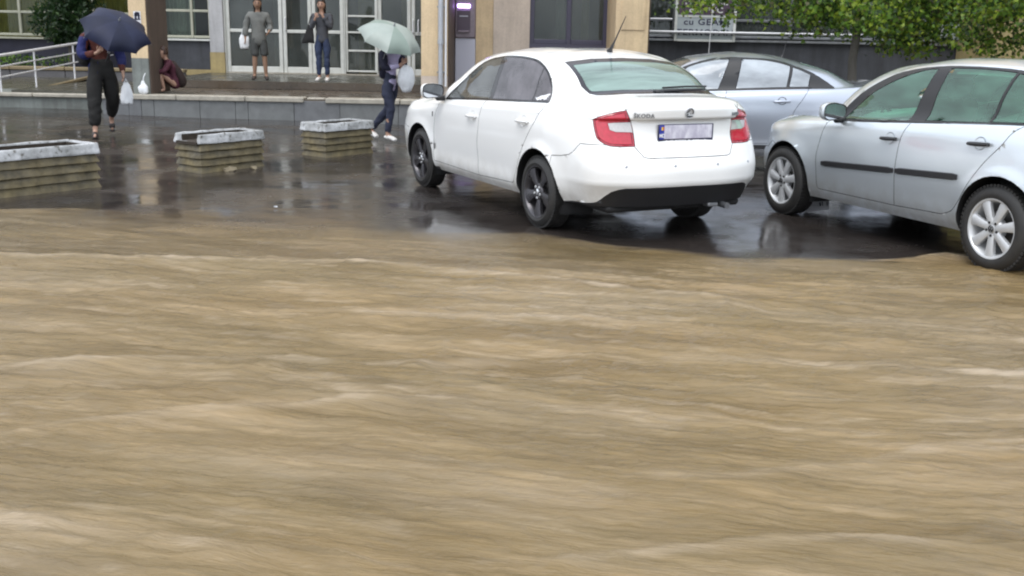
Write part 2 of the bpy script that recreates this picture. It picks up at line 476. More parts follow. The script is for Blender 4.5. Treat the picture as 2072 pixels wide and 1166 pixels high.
wx = [-40, -25, -18, -14] + list(np.arange(-11, -5.2, .12)) + list(np.arange(-5.2, 5.2, .028)) + list(np.arange(5.2, 11, .12)) + [14, 18, 25, 40]
wy = [-40, -20, -10, -5, -2, 0, 1, 1.8] + list(np.arange(2.2, 4.6, .013)) + list(np.arange(4.6, 7, .018)) + list(np.arange(7, 10.6, .022))
fw = grid_obj('flood_water', wx, wy, water_h, 'muddy_water', {'foam': water_foam, 'deep': water_deep})
tag(fw, 'brown muddy flood water streaming over the road', kind='structure')

# ------------------------------------------------------------------ terrace in front of the building
ter = empty('terrace', (0, 0, 0)); tag(ter, kind='structure')
MB().box((2.6, 20.0, .10), (19.6, 2.88, .64), m=0).build('lower_floor', 'floor_wet', ter, False)
MB().box((1.0, 23.5, .18), (16.4, 4.2, .78)).build('upper_floor', 'floor_wet_grey', ter, False)
MB().box((-4.0, 21.38, .5), (5.6, .05, .145)).build('step_riser', 'floor_wet', ter, False)
x = -7.2; k = 0
mesh_pool = {}
while x < 12:
    w = random.choice([.22, .34, .46, .62, .80])
    o = MB().box((x + w / 2, 18.56 + random.uniform(-.004, .004), .14), (w - .006, .05, .50), b=.004).build('cladding_panel', 'clad_%d' % random.choice([0, 0, 1, 2, 2, 3, 4]), ter, False)
    x += w; k += 1
x = -7.25
for w in (1.35, 1.2, 1.02):
    MB().box((x + w / 2, 18.66, .405), (w - .01, .34, .085), b=.012).build('coping_slab', 'concrete_light', ter, False); x += w
MB().box((x + .18, 18.74, .40), (.34, .18, .08), b=.03).build('coping_slab', 'concrete_light', ter, False); x += .37
for w in (1.3, 1.1, 1.4, 1.2, 1.3, 1.5, 1.3):
    MB().box((x + w / 2, 18.66, .40 + random.uniform(-.006, .004)), (w - .012, .34, .085), b=.012).build('coping_slab', 'concrete_light', ter, False); x += w
# left of the steps: lower wall, ramp and stone bed
MB().box((-10.8, 20.4, .06), (7.2, 2.1, .60), m=0, b=.02).build('ramp_base', 'base_wet_grey', ter, False)
x = -14.2
for w in (1.4, 1.3, 1.5, 1.25, 1.45):
    MB().box((x + w / 2, 19.36, .352), (w - .01, .16, .07), b=.015).build('coping_slab', 'concrete_light', ter, False); x += w
mb = MB(); A = (-10.8, -9.33)
mb.add([(A[0], 19.5, .20), (A[1], 19.5, .20), (A[1], 25.2, .60), (A[0], 25.2, .60), (A[0], 19.5, .285), (A[1], 19.5, .285), (A[1], 25.2, .585), (A[0], 25.2, .585)],
       [(4, 5, 6, 7), (0, 1, 5, 4), (1, 2, 6, 5), (3, 0, 4, 7)])
mb.build('ramp', 'floor_wet_grey', ter, False)
mb = MB(); mb.add([(-9.33, 19.9, .30), (-9.22, 19.9, .30), (-9.22, 25.2, .58), (-9.33, 25.2, .58), (-9.33, 19.9, .345), (-9.22, 19.9, .345), (-9.22, 25.2, .625), (-9.33, 25.2, .625)],
       [(4, 5, 6, 7), (0, 1, 5, 4), (1, 2, 6, 5), (3, 0, 4, 7)]); mb.build('ramp_edge', 'stone_ochre', ter, False)
MB().box((-8.2, 22.4, .30), (2.0, 5.9, .26)).build('side_floor', 'floor_wet_grey', ter, False)

bed = empty('stone_flower_bed', (-11.5, 23.6, .3))
tag(bed, 'long grey stone flower bed with ochre coping behind the ramp railing', 'flower bed')
x = -15.0
while x < -8.1:
    w = random.choice([.8, 1.0, 1.2])
    MB().box((x + w / 2, 23.35, .40), (w - .012, .16, .46), b=.01).build('stone', 'stone_grey', bed, False).location = (11.5, -23.6, -.3)
    MB().box((x + w / 2, 23.36, .67), (w - .01, .24, .075), b=.012).build('coping_stone', 'stone_ochre', bed, False).location = (11.5, -23.6, -.3)
    x += w
pm('soil', (.035, .026, .018), .9, bump=(20, .8, .03))
MB().box((-11.6, 24.3, .55), (6.9, 1.7, .18)).build('soil', 'soil', bed, False).location = (11.5, -23.6, -.3)

# ramp railing
rail = empty('ramp_railing', (-9.38, 20.9, .35))
tag(rail, 'white painted tubular handrail running up the ramp', 'railing')
def rz_(y): return .358 + (y - 20.9) * .0526
for y in (19.45, 20.9, 22.76, 24.6):
    MB().tube([(0, y - 20.9, rz_(y) - .35 - .02), (0, y - 20.9, rz_(y) - .35 + .74)], .018, 10).build('post', 'metal_white', rail)
for hh, r_ in ((.75, .027), (.555, .015), (.365, .015)):
    MB().tube([(0, y - 20.9, rz_(y) - .35 + hh) for y in (19.15, 20, 21, 23, 25)], r_, 10).build('rail', 'metal_white', rail)

# ------------------------------------------------------------------ the building
bld = empty('building', (0, 0, 0))
tag(bld, 'tan plastered public building with glass doors, recessed entrance and shop windows', 'building')
def wall(name, x0, x1, y0, y1, z0, z1, mat, parent=None):
    return MB().box(((x0 + x1) / 2, (y0 + y1) / 2, (z0 + z1) / 2), (x1 - x0, y1 - y0, z1 - z0)).build(name, mat, parent or bld, False)
def window(x0, x1, z0, z1, y, xs, zs, frame, pane, fw_=.06, name='window', depth=.08, lab=None):
    """frame bars are one part; each pane between them its own sub-part"""
    mb = MB()
    X = [x0] + list(xs) + [x1]; Zs = [z0] + list(zs) + [z1]
    for xx in X:
        mb.box((xx, y, (z0 + z1) / 2), (fw_, depth, z1 - z0 + fw_), b=.008)
    for zz_ in Zs:
        for a_, b_ in zip(X[:-1], X[1:]):
            mb.box(((a_ + b_) / 2, y + .002, zz_), (b_ - a_ - fw_, depth - .012, fw_ * .95), b=.008)
    w = mb.build(name, frame, bld, False)
    if lab: part_label(w, lab)
    for a_, b_ in zip(X[:-1], X[1:]):
        for c_, d_ in zip(Zs[:-1], Zs[1:]):
            MB().box(((a_ + b_) / 2, y + .012, (c_ + d_) / 2), (b_ - a_ - fw_ * .8, .008, d_ - c_ - fw_ * .8)).build('pane', pane, w, False)
    return w
def curtain(x0, x1, z0, z1, y, mat, amp=.03, wl=.13):
    n = max(6, int((x1 - x0) / wl * 8)); mb = MB(); vs = []
    for i in range(n + 1):
        xx = x0 + (x1 - x0) * i / n
        yy = y + amp * math.sin(i / 8 * 2 * math.pi) + .4 * amp * math.sin(i * .37)
        vs += [(xx, yy, z0), (xx, yy, z1)]
    mb.add(vs, [(2 * i, 2 * i + 2, 2 * i + 3, 2 * i + 1) for i in range(n)])
    return mb.build('curtain', mat, bld)
YB = 25.3
# rear wall of the recess, left window bank
wall('wall', -15, -8.9, YB, YB + .25, .3, 1.26, 'dark_blue_wall')
wall('window_sill', -15, -8.9, YB - .09, YB, 1.262, 1.305, 'frame_olive')
window(-13.4, -8.95, 1.36, 2.95, YB + .04, [-12.5, -11.62, -10.73, -9.9], [1.87], 'frame_olive', 'pane')
curtain(-15, -8.9, 1.2, 3.0, YB + .45, 'curtain_olive')
wall('wall', -8.9, -8.32, YB - .02, YB + .25, .3, 4.0, 'plaster_brown')
wall('wall', -8.32, -7.16, YB, YB + .25, .45, 1.29, 'dark_wall')
wall('window_sill', -8.32, -7.16, YB - .08, YB, 1.292, 1.335, 'frame_white')
window(-8.30, -7.18, 1.38, 2.95, YB + .04, [-7.60], [1.97], 'frame_olive', 'pane')
curtain(-8.32, -7.62, 1.2, 3.0, YB + .35, 'curtain_pale')
wall('skirting', -8.32, -7.16, YB - .03, YB - .002, .5, .63, 'plaster_ochre')
wall('pilaster', -7.16, -6.84, YB - .12, YB + .25, 1.04, 4.0, 'plaster_grey')
wall('pilaster_base', -7.17, -6.83, YB - .125, YB + .25, .45, 1.038, 'plaster_ochre')
wall('wall', -15, -2.1, YB, YB + .25, 3.0, 4.0, 'plaster_tan')
# glazed doors
def door(x0, x1, z0=.58, z1=2.92, mid=1.545, handle=None, fw_=.085, name='door', lab=None):
    mb = MB(); y = YB + .02
    for xx in (x0 + fw_ / 2, x1 - fw_ / 2): mb.box((xx, y, (z0 + z1) / 2), (fw_, .06, z1 - z0), b=.008)
    for zz_, hh in ((z0 + .075, .15), (mid, .075), (z1 - .05, .1)):
        mb.box(((x0 + x1) / 2, y + .002, zz_), (x1 - x0 - 2 * fw_, .052, hh), b=.008)
    d = mb.build(name, 'frame_white', bld, False)
    if lab: part_label(d, lab)
    for c_, d_ in ((z0 + .15, mid - .037), (mid + .037, z1 - .1)):
        MB().box(((x0 + x1) / 2, y + .01, (c_ + d_) / 2), (x1 - x0 - 2 * fw_ + .02, .008, d_ - c_ + .02)).build('pane', 'pane_dim', d, False)
    if handle:
        for hx in handle:
            MB().tube([(hx, y - .03, 1.56), (hx, y - .10, 1.58), (hx, y - .10, 1.84), (hx, y - .03, 1.86)], .016, 8).build('handle', 'metal_white', d)
    return d
wall('wall', -6.84, -6.80, YB - .05, YB + .2, .45, 4.0, 'frame_white')
door(-6.80, -5.485); door(-5.47, -4.80, handle=[-5.40])
door(-4.79, -4.05)
# ladder-like glazed panel between the doors
w = window(-3.98, -3.30, .66, 2.92, YB + .03, [], [1.13, 1.55, 1.92, 2.4], 'frame_white', 'pane_dim', .045, 'side_light')
wall('door_jamb', -4.04, -4.01, YB - .03, YB + .12, .5, 3.0, 'frame_white'); wall('door_jamb', -3.28, -3.255, YB - .03, YB + .12, .5, 3.0, 'frame_white')
door(-3.25, -2.48, handle=None); door(-2.465, -1.55, handle=[-2.42, -2.30])
wall('threshold', -6.8, -1.6, YB - .12, YB - .012, .50, .60, 'concrete_light')
# dim lobby behind the glass
wall('lobby_wall', -16, 4, 30.0, 30.1, .4, 4.0, 'room_dark'); wall('lobby_floor', -16, 4, YB + .27, 30, .40, .56, 'room_dark')
wall('lobby_column', -3.9, -3.45, 26.6, 27.1, .5, 4.0, 'curtain_olive'); wall('lobby_column', -6.2, -5.9, 27.6, 28.0, .5, 4.0, 'plaster_grey')
wall('lobby_partition', -2.9, -1.2, 27.2, 27.3, .5, 2.4, 'curtain_olive'); wall('lobby_counter', -5.3, -4.2, 28.2, 28.8, .5, 1.6, 'plaster_beige')
wall('wall', -15.2, -15, 18.8, 30, .0, 4.0, 'plaster_brown')
# pillars on the terrace edge
wall('pillar', -6.70, -6.405, 18.70, 19.75, 1.06, 3.6, 'plaster_tan'); wall('pillar_base', -6.70, -6.405, 18.698, 19.75, .44, 1.058, 'base_wet_grey')
wall('pillar_shaded_side', -6.403, -6.385, 18.72, 19.74, .45, 3.6, 'plaster_brown')  # dark sheet paints shade and wet onto the pillar's side face, likewise below
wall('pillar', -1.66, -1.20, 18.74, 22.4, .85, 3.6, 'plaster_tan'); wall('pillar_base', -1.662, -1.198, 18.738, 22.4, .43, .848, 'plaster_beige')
wall('pillar_shaded_side', -1.197, -1.18, 18.80, 22.1, .45, 3.6, 'plaster_brown')
wall('pillar', 1.70, 2.27, 18.75, 20.55, .2, 3.6, 'plaster_tan'); wall('pillar_shaded_side', 2.272, 2.30, 18.79, 20.2, .2, 3.6, 'plaster_brown')
wall('pillar_panel', 1.80, 2.20, 18.735, 18.749, 1.70, 3.6, 'plaster_tan')
wall('pillar', 8.2, 8.95, 18.75, 20.15, .2, 3.6, 'plaster_ochre')
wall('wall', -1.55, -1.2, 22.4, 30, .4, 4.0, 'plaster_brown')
# cash machine wall and barred window
YA = 20.6
wall('wall', -1.178, -.45, YA + .02, YA + .3, .3, 4.0, 'plaster_beige'); wall('wall', -.45, .24, YA - .08, YA + .3, .3, 4.0, 'plaster_beige')
wall('wall', -.78, -.452, YA - .05, YA + .018, .3, 4.0, 'plaster_tan')
wall('wall', .24, 1.70, YA, YA + .3, .3, 1.33, 'frame_dark'); wall('window_sill', .24, 1.70, YA - .1, YA - .002, 1.335, 1.42, 'frame_dark')
window(.28, 1.68, 1.46, 3.2, YA + .04, [.98], [], 'frame_dark', 'pane_dim', .09); curtain(.75, 1.0, 1.3, 3.3, YA + .5, 'curtain_pale'); curtain(1.25, 1.4, 1.3, 3.3, YA + .6, 'curtain_olive')
wall('wall', .24, 1.70, YA, YA + .3, 3.25, 4.0, 'plaster_tan')
wall('room_wall', -1.0, 12, 24.5, 24.6, .3, 4.0, 'room_dark')
wall('window_bar', 2.31, 4.4, 19.93, 19.955, 1.66, 1.695, 'metal_grey')
# shop front on the right
YS = 20.2
wall('wall', 2.30, 12.5, YS, YS + .25, .0, 1.52, 'dark_wall'); wall('window_sill', 2.30, 12.5, YS - .07, YS - .002, 1.525, 1.565, 'metal_grey')
window(2.42, 8.15, 1.61, 3.2, YS + .05, [2.92, 4.0, 5.1, 6.2, 7.2], [1.91], 'metal_grey', 'pane_dim', .05)
window(9.0, 12.4, 1.61, 3.2, YS + .05, [10, 11.2], [1.91], 'metal_grey', 'pane_dim', .05)
curtain(2.42, 2.88, 1.55, 3.2, YS + .3, 'curtain_blue'); curtain(4.05, 5.05, 1.55, 3.2, YS + .5, 'curtain_blue')
wall('wall', 2.30, 12.5, YS, YS + .25, 3.25, 4.0, 'plaster_tan')
wall('upper_wall', -15.2, -1.7, 25.2, 30.2, 4.0, 9.0, 'plaster_tan'); wall('upper_wall', -1.7, 12.5, 20.1, 30.2, 4.0, 9.0, 'plaster_tan')
wall('canopy_beam', -6.75, 2.3, 18.76, 19.1, 3.6, 3.9, 'plaster_tan')
for i in range(8):
    yw = 25.16 if i < 4 else 20.06
    window(-13.6 + i * 3.2, -11.9 + i * 3.2, 4.9, 6.6, yw, [-12.75 + i * 3.2], [], 'frame_white', 'pane_dim', .07)
    wall('blind', -13.5 + i * 3.2, -12.0 + i * 3.2, yw + .025, yw + .036, 4.95, 6.55, 'curtain_pale')

# poster, downpipe, cash machine, sign boards
po = empty('poster', (-6.55, 18.69, 1.72)); tag(po, 'small black and white notice pasted on the left tan pillar', 'poster')
MB().box((0, 0, 0), (.125, .004, .26)).build('sheet', 'paper', po, False)
mb = MB()
for (a_, b_, c_, d_) in ((-.05, .05, .05, .068), (-.045, -.005, -.01, .10), (.01, .045, .0, .112), (-.05, .05, -.018, .004), (-.03, .02, .07, .12)):
    mb.box(((a_ + b_) / 2, -.003, (c_ + d_) / 2), (b_ - a_, .002, d_ - c_))
mb.build('printed_picture', 'ink_dark', po, False)
mb = MB()
for zz_ in (-.05, -.07, -.09): mb.box((0, -.003, zz_), (.07, .002, .008))
mb.build('printed_lines', 'ink_grey', po, False)
dp = empty('downpipe', (-1.315, 18.66, .42)); tag(dp, 'zinc rain downpipe on the middle tan pillar beside the cash machine', 'downpipe')
MB().tube([(0, 0, 1.0), (0, 0, 3.2)], .048, 14).build('upper_pipe', 'pipe_zinc', dp)
MB().tube([(0, 0, .12), (0, 0, 1.02)], .042, 14).build('lower_pipe', 'pipe_zinc', dp)
MB().tube([(0, 0, .98), (0, 0, 1.06)], .056, 14).build('pipe_joint', 'pipe_zinc', dp)
MB().tube([(0, 0, .14), (0, -.02, .06), (0, -.10, .02)], .045, 12).build('outlet', 'pipe_zinc', dp)
MB().box((.085, .04, 1.7), (.035, .03, 2.9), b=.004).build('edge_strip', 'metal_white', dp, False)
for zz_ in (.5, 1.6, 2.6): MB().box((0, .03, zz_), (.13, .05, .03), b=.004).build('bracket', 'metal_grey', dp, False)
atm = empty('cash_machine', (-.98, YA - .02, .5)); tag(atm, 'cash machine with glowing violet light bar set in the wall', 'cash machine')
MB().box((0, 0, .26), (.385, .10, 1.46), b=.012).build('lower_panel', 'atm_panel', atm, False)
MB().box((0, -.01, 1.38), (.385, .12, .76), b=.02).build('surround', 'atm_body', atm, False)
MB().box((-.03, -.075, 1.31), (.25, .02, .40), b=.006).build('screen_panel', 'atm_dark', atm, False)
MB().box((-.03, -.10, 1.12), (.22, .07, .03), b=.006).build('keypad_shelf', 'atm_body', atm, False)
MB().box((-.03, -.09, 1.40), (.16, .012, .02)).build('card_slot', 'atm_panel', atm, False)
MB().box((-.03, -.075, 1.585), (.235, .03, .065), b=.006).build('light_bar', 'atm_light', atm, False)
sg = empty('shop_sign', (3.46, 19.98, 1.95)); tag(sg, 'pale window board reading FERESTRE din PVC cu GEAM TERMOPAN', 'sign')
MB().box((0, 0, -.01), (1.02, .02, .74)).build('board', 'sign_board', sg, False)
for xx in (-.54, .54): MB().box((xx, -.005, 0), (.05, .04, .86), b=.006).build('frame_post', 'frame_white', sg, False)
for zz_ in (-.41, .39): MB().box((0, -.006, zz_), (1.02, .035, .045), b=.006).build('frame_bar', 'frame_white', sg, False)
MB().box((0, -.014, .19), (1.02, .01, .28)).build('dark_strip', 'atm_dark', sg, False)
MB().box((0, -.012, .02), (1.02, .016, .03)).build('frame_bar', 'frame_white', sg, False)
Rx = Matrix.Rotation(R(90), 4, 'X')
for t_, zz_, mt, yy in (('FERESTRE', .27, 'frame_white', -.022), ('din PVC', .13, 'frame_white', -.022), ('cu GEAM', -.085, 'ink_dark', -.013), ('TERMOPAN', -.27, 'ink_dark', -.013)):
    text_mesh(t_, .135 if zz_ > 0 else .15, 'lettering', mt, sg, Matrix.Translation((0, yy, zz_)) @ Rx, .001, 1.12, .003, 1.25)
rb = empty('window_rail', (3.4, 19.9, 1.6)); tag(rb, 'grey horizontal guard rail and cable in front of the shop windows', 'rail')
MB().tube([(-1.1, -.02, .09), (3.0, -.02, .09)], .018, 8).build('rail', 'metal_white', rb)
MB().tube([(-1.05, .02, .315), (-.56, .02, .315)], .014, 8).build('rail', 'metal_white', rb)
MB().tube([(.13, -.06, -.4), (.16, -.06, .8), (.15, -.06, 1.6)], .007, 6).build('cable', 'metal_white', rb)
s2 = empty('window_notice', (8.0, 20.1, 1.78)); tag(s2, 'small white board with grey print low in the right shop window', 'notice')
MB().box((0, 0, 0), (.46, .02, .27), b=.004).build('board', 'sign_board', s2, False)
mb = MB()
for i in range(4): mb.box((-.14 + i * .09, -.013, .02), (.05, .004, .10 + .03 * (i % 2)))
mb.build('printed_marks', 'ink_grey', s2, False)
# ------------------------------------------------------------------ car body surfaces (rings of points, bottom to roof, front centre to rear centre)
def R_(f, ys, r, z, X):
    """ring: f=[(x,0),(x,y),(x,y)] front, ys at stations X, r=[(x,y),(x,y),(x,0)] rear, z = 15 heights"""
    pts=[tuple(p) for p in f]+list(zip(X,ys))+[tuple(p) for p in r]
    return [(p[0],p[1],zz) for p,zz in zip(pts,z)]
def zz(keys):
    return list(np.interp(range(15),[k for k,_ in keys],[v for _,v in keys]))
XS=[1.75,1.30,.85,.40,-.10,-.60,-1.0,-1.301,-1.80]
SKODA=[
 R_([(2.02,0),(1.98,.45),(1.84,.70)],[.75,.78,.79,.79,.79,.79,.79,.78,.76],[(-2.10,.70),(-2.22,.42),(-2.25,0)],zz([(0,.20),(3,.22),(10,.24),(11,.28),(12,.29),(14,.285)]),XS),
 R_([(2.12,0),(2.08,.46),(1.90,.74)],[.80,.825,.832,.832,.832,.832,.832,.83,.81],[(-2.13,.735),(-2.275,.44),(-2.31,0)],zz([(0,.28),(3,.29),(10,.31),(11,.37),(12,.39),(14,.385)]),XS),
 R_([(2.16,0),(2.11,.47),(1.92,.77)],[.825,.848,.846,.842,.842,.842,.848,.852,.838],[(-2.17,.775),(-2.325,.46),(-2.36,0)],zz([(0,.45),(3,.45),(10,.46),(11,.48),(14,.475)]),XS),
 R_([(2.165,0),(2.11,.47),(1.92,.78)],[.83,.853,.852,.852,.852,.853,.855,.858,.842],[(-2.165,.785),(-2.315,.46),(-2.35,0)],zz([(0,.58),(10,.60),(14,.61)]),XS),
 R_([(2.14,0),(2.08,.46),(1.89,.77)],[.825,.85,.853,.854,.855,.855,.856,.857,.838],[(-2.145,.775),(-2.27,.46),(-2.305,0)],zz([(0,.66),(4,.72),(10,.72),(12,.70),(14,.695)]),XS),
 R_([(2.11,0),(2.05,.45),(1.86,.74)],[.81,.84,.846,.848,.848,.848,.85,.85,.825],[(-2.11,.748),(-2.208,.46),(-2.234,0)],zz([(0,.71),(3,.78),(4,.81),(5,.83),(10,.85),(12,.84),(14,.83)]),XS),
 R_([(2.07,0),(2.01,.44),(1.84,.71)],[.775,.81,.828,.832,.832,.832,.832,.826,.79],[(-2.085,.715),(-2.190,.45),(-2.218,0)],zz([(0,.74),(2,.76),(3,.82),(4,.875),(5,.895),(6,.91),(10,.955),(12,.965),(14,.965)]),XS),
 R_([(2.01,0),(1.95,.42),(1.80,.67)],[.72,.765,.80,.81,.81,.81,.808,.798,.745],[(-2.075,.685),(-2.235,.43),(-2.275,0)],zz([(0,.765),(2,.79),(3,.84),(4,.90),(5,.93),(6,.95),(7,.975),(8,1.0),(9,1.02),(10,1.035),(11,1.05),(12,1.045),(14,1.055)]),XS),
 [(1.14,0,.975),(1.09,.35,.975),(.99,.60,.965),(.95,.68,.961),(.91,.735,.958),(.84,.777,.957),(.42,.793,.974),(-.10,.795,1.000),(-.60,.795,1.024),(-1.0,.787,1.044),(-1.301,.772,1.062),(-1.62,.705,1.11),(-1.74,.60,1.143),(-1.82,.32,1.155),(-1.84,0,1.158)],
 [(.78,0,1.225),(.75,.33,1.225),(.68,.55,1.215),(.645,.605,1.208),(.61,.645,1.20),(.56,.685,1.192),(.30,.71,1.205),(-.12,.718,1.218),(-.60,.718,1.232),(-1.0,.71,1.245),(-1.28,.688,1.255),(-1.42,.635,1.283),(-1.47,.565,1.295),(-1.50,.31,1.317),(-1.51,0,1.322)],
 [(.34,0,1.425),(.32,.30,1.418),(.27,.49,1.40),(.24,.53,1.392),(.21,.558,1.385),(.16,.585,1.380),(.05,.605,1.393),(-.18,.615,1.414),(-.6,.615,1.426),(-.9,.61,1.418),(-1.07,.592,1.401),(-1.12,.565,1.393),(-1.13,.525,1.401),(-1.145,.28,1.435),(-1.15,0,1.442)],
 [(.13,0,1.455),(.12,.22,1.451),(.09,.38,1.442),(.07,.42,1.437),(.05,.44,1.434),(.02,.455,1.434),(-.07,.465,1.444),(-.22,.475,1.456),(-.55,.48,1.467),(-.8,.47,1.461),(-.94,.445,1.45),(-.98,.42,1.445),(-.99,.38,1.449),(-1.0,.2,1.466),(-1.0,0,1.469)],
 [(-.08,0,1.474),(-.09,0,1.474),(-.10,0,1.475),(-.11,0,1.475),(-.13,0,1.476),(-.16,0,1.477),(-.22,0,1.479),(-.32,0,1.482),(-.5,0,1.483),(-.65,0,1.482),(-.73,0,1.481),(-.76,0,1.480),(-.78,0,1.479),(-.80,0,1.479),(-.81,0,1.478)],
]
XG=[1.66,1.289,.85,.40,-.10,-.60,-1.0,-1.289,-1.62]
GOLF=[
 R_([(1.93,0),(1.87,.45),(1.70,.69)],[.73,.79,.80,.80,.80,.80,.80,.79,.76],[(-1.86,.70),(-1.94,.42),(-1.95,0)],zz([(0,.21),(3,.22),(10,.24),(12,.30),(14,.30)]),XG),
 R_([(2.04,0),(1.97,.46),(1.73,.73)],[.775,.835,.84,.842,.842,.842,.842,.84,.82],[(-1.90,.76),(-1.98,.45),(-1.99,0)],zz([(0,.28),(3,.30),(10,.31),(12,.40),(14,.40)]),XG),
 R_([(2.07,0),(2.0,.47),(1.745,.76)],[.795,.862,.862,.864,.866,.866,.868,.868,.85],[(-1.92,.79),(-1.99,.46),(-2.0,0)],zz([(0,.44),(10,.46),(14,.52)]),XG),
 R_([(2.06,0),(1.99,.47),(1.735,.765)],[.795,.867,.872,.876,.878,.878,.88,.88,.858],[(-1.91,.80),(-1.975,.46),(-1.985,0)],zz([(0,.55),(10,.60),(14,.64)]),XG),
 R_([(2.02,0),(1.94,.46),(1.71,.745)],[.78,.862,.872,.877,.879,.879,.881,.88,.858],[(-1.88,.79),(-1.95,.46),(-1.96,0)],zz([(0,.625),(2,.64),(3,.67),(5,.72),(10,.73),(14,.74)]),XG),
 R_([(1.96,0),(1.87,.45),(1.66,.71)],[.745,.845,.865,.872,.874,.874,.876,.872,.845],[(-1.85,.77),(-1.92,.46),(-1.93,0)],zz([(0,.68),(2,.70),(3,.735),(4,.80),(5,.83),(10,.86),(14,.86)]),XG),
 R_([(1.87,0),(1.78,.44),(1.60,.67)],[.705,.805,.842,.856,.858,.858,.858,.852,.822],[(-1.82,.755),(-1.895,.45),(-1.905,0)],zz([(0,.73),(2,.75),(3,.785),(4,.865),(5,.895),(10,.985),(14,.99)]),XG),
 R_([(1.75,0),(1.67,.42),(1.52,.62)],[.655,.755,.806,.826,.829,.829,.828,.82,.79],[(-1.79,.73),(-1.87,.44),(-1.88,0)],zz([(0,.785),(2,.80),(3,.83),(4,.895),(5,.925),(6,.955),(7,.985),(8,1.01),(9,1.032),(10,1.048),(14,1.07)]),XG),
 [(1.05,0,.965),(1.0,.35,.963),(.93,.58,.955),(.90,.66,.95),(.86,.72,.945),(.79,.775,.943),(.42,.806,.968),(-.10,.811,.998),(-.6,.811,1.023),(-1.0,.803,1.046),(-1.289,.788,1.062),(-1.55,.75,1.075),(-1.74,.67,1.085),(-1.82,.40,1.09),(-1.83,0,1.09)],
 [(.70,0,1.235),(.67,.32,1.235),(.62,.53,1.225),(.59,.585,1.218),(.56,.63,1.212),(.50,.675,1.20),(.26,.712,1.21),(-.12,.728,1.218),(-.6,.733,1.236),(-1.0,.725,1.25),(-1.28,.71,1.257),(-1.5,.68,1.26),(-1.66,.61,1.262),(-1.73,.37,1.27),(-1.74,0,1.27)],
 [(.34,0,1.408),(.32,.30,1.403),(.27,.47,1.39),(.24,.51,1.385),(.21,.54,1.378),(.16,.572,1.372),(.02,.598,1.39),(-.25,.617,1.415),(-.6,.622,1.428),(-.95,.617,1.425),(-1.25,.605,1.412),(-1.42,.588,1.40),(-1.53,.53,1.397),(-1.60,.33,1.41),(-1.61,0,1.412)],
 [(.10,0,1.442),(.09,.22,1.438),(.06,.38,1.43),(.04,.42,1.424),(.02,.445,1.42),(0,.46,1.42),(-.08,.475,1.436),(-.25,.49,1.455),(-.6,.495,1.467),(-.95,.488,1.464),(-1.2,.47,1.452),(-1.32,.44,1.445),(-1.38,.38,1.445),(-1.41,.2,1.452),(-1.42,0,1.453)],
 [(-.08,0,1.464),(-.09,0,1.464),(-.10,0,1.465),(-.12,0,1.466),(-.14,0,1.468),(-.18,0,1.471),(-.26,0,1.476),(-.4,0,1.482),(-.65,0,1.485),(-.9,0,1.484),(-1.05,0,1.481),(-1.1,0,1.479),(-1.13,0,1.478),(-1.15,0,1.477),(-1.16,0,1.477)],
]
XC=[1.78,1.3425,.9,.4,-.1,-.6,-1.0,-1.3425,-1.82]
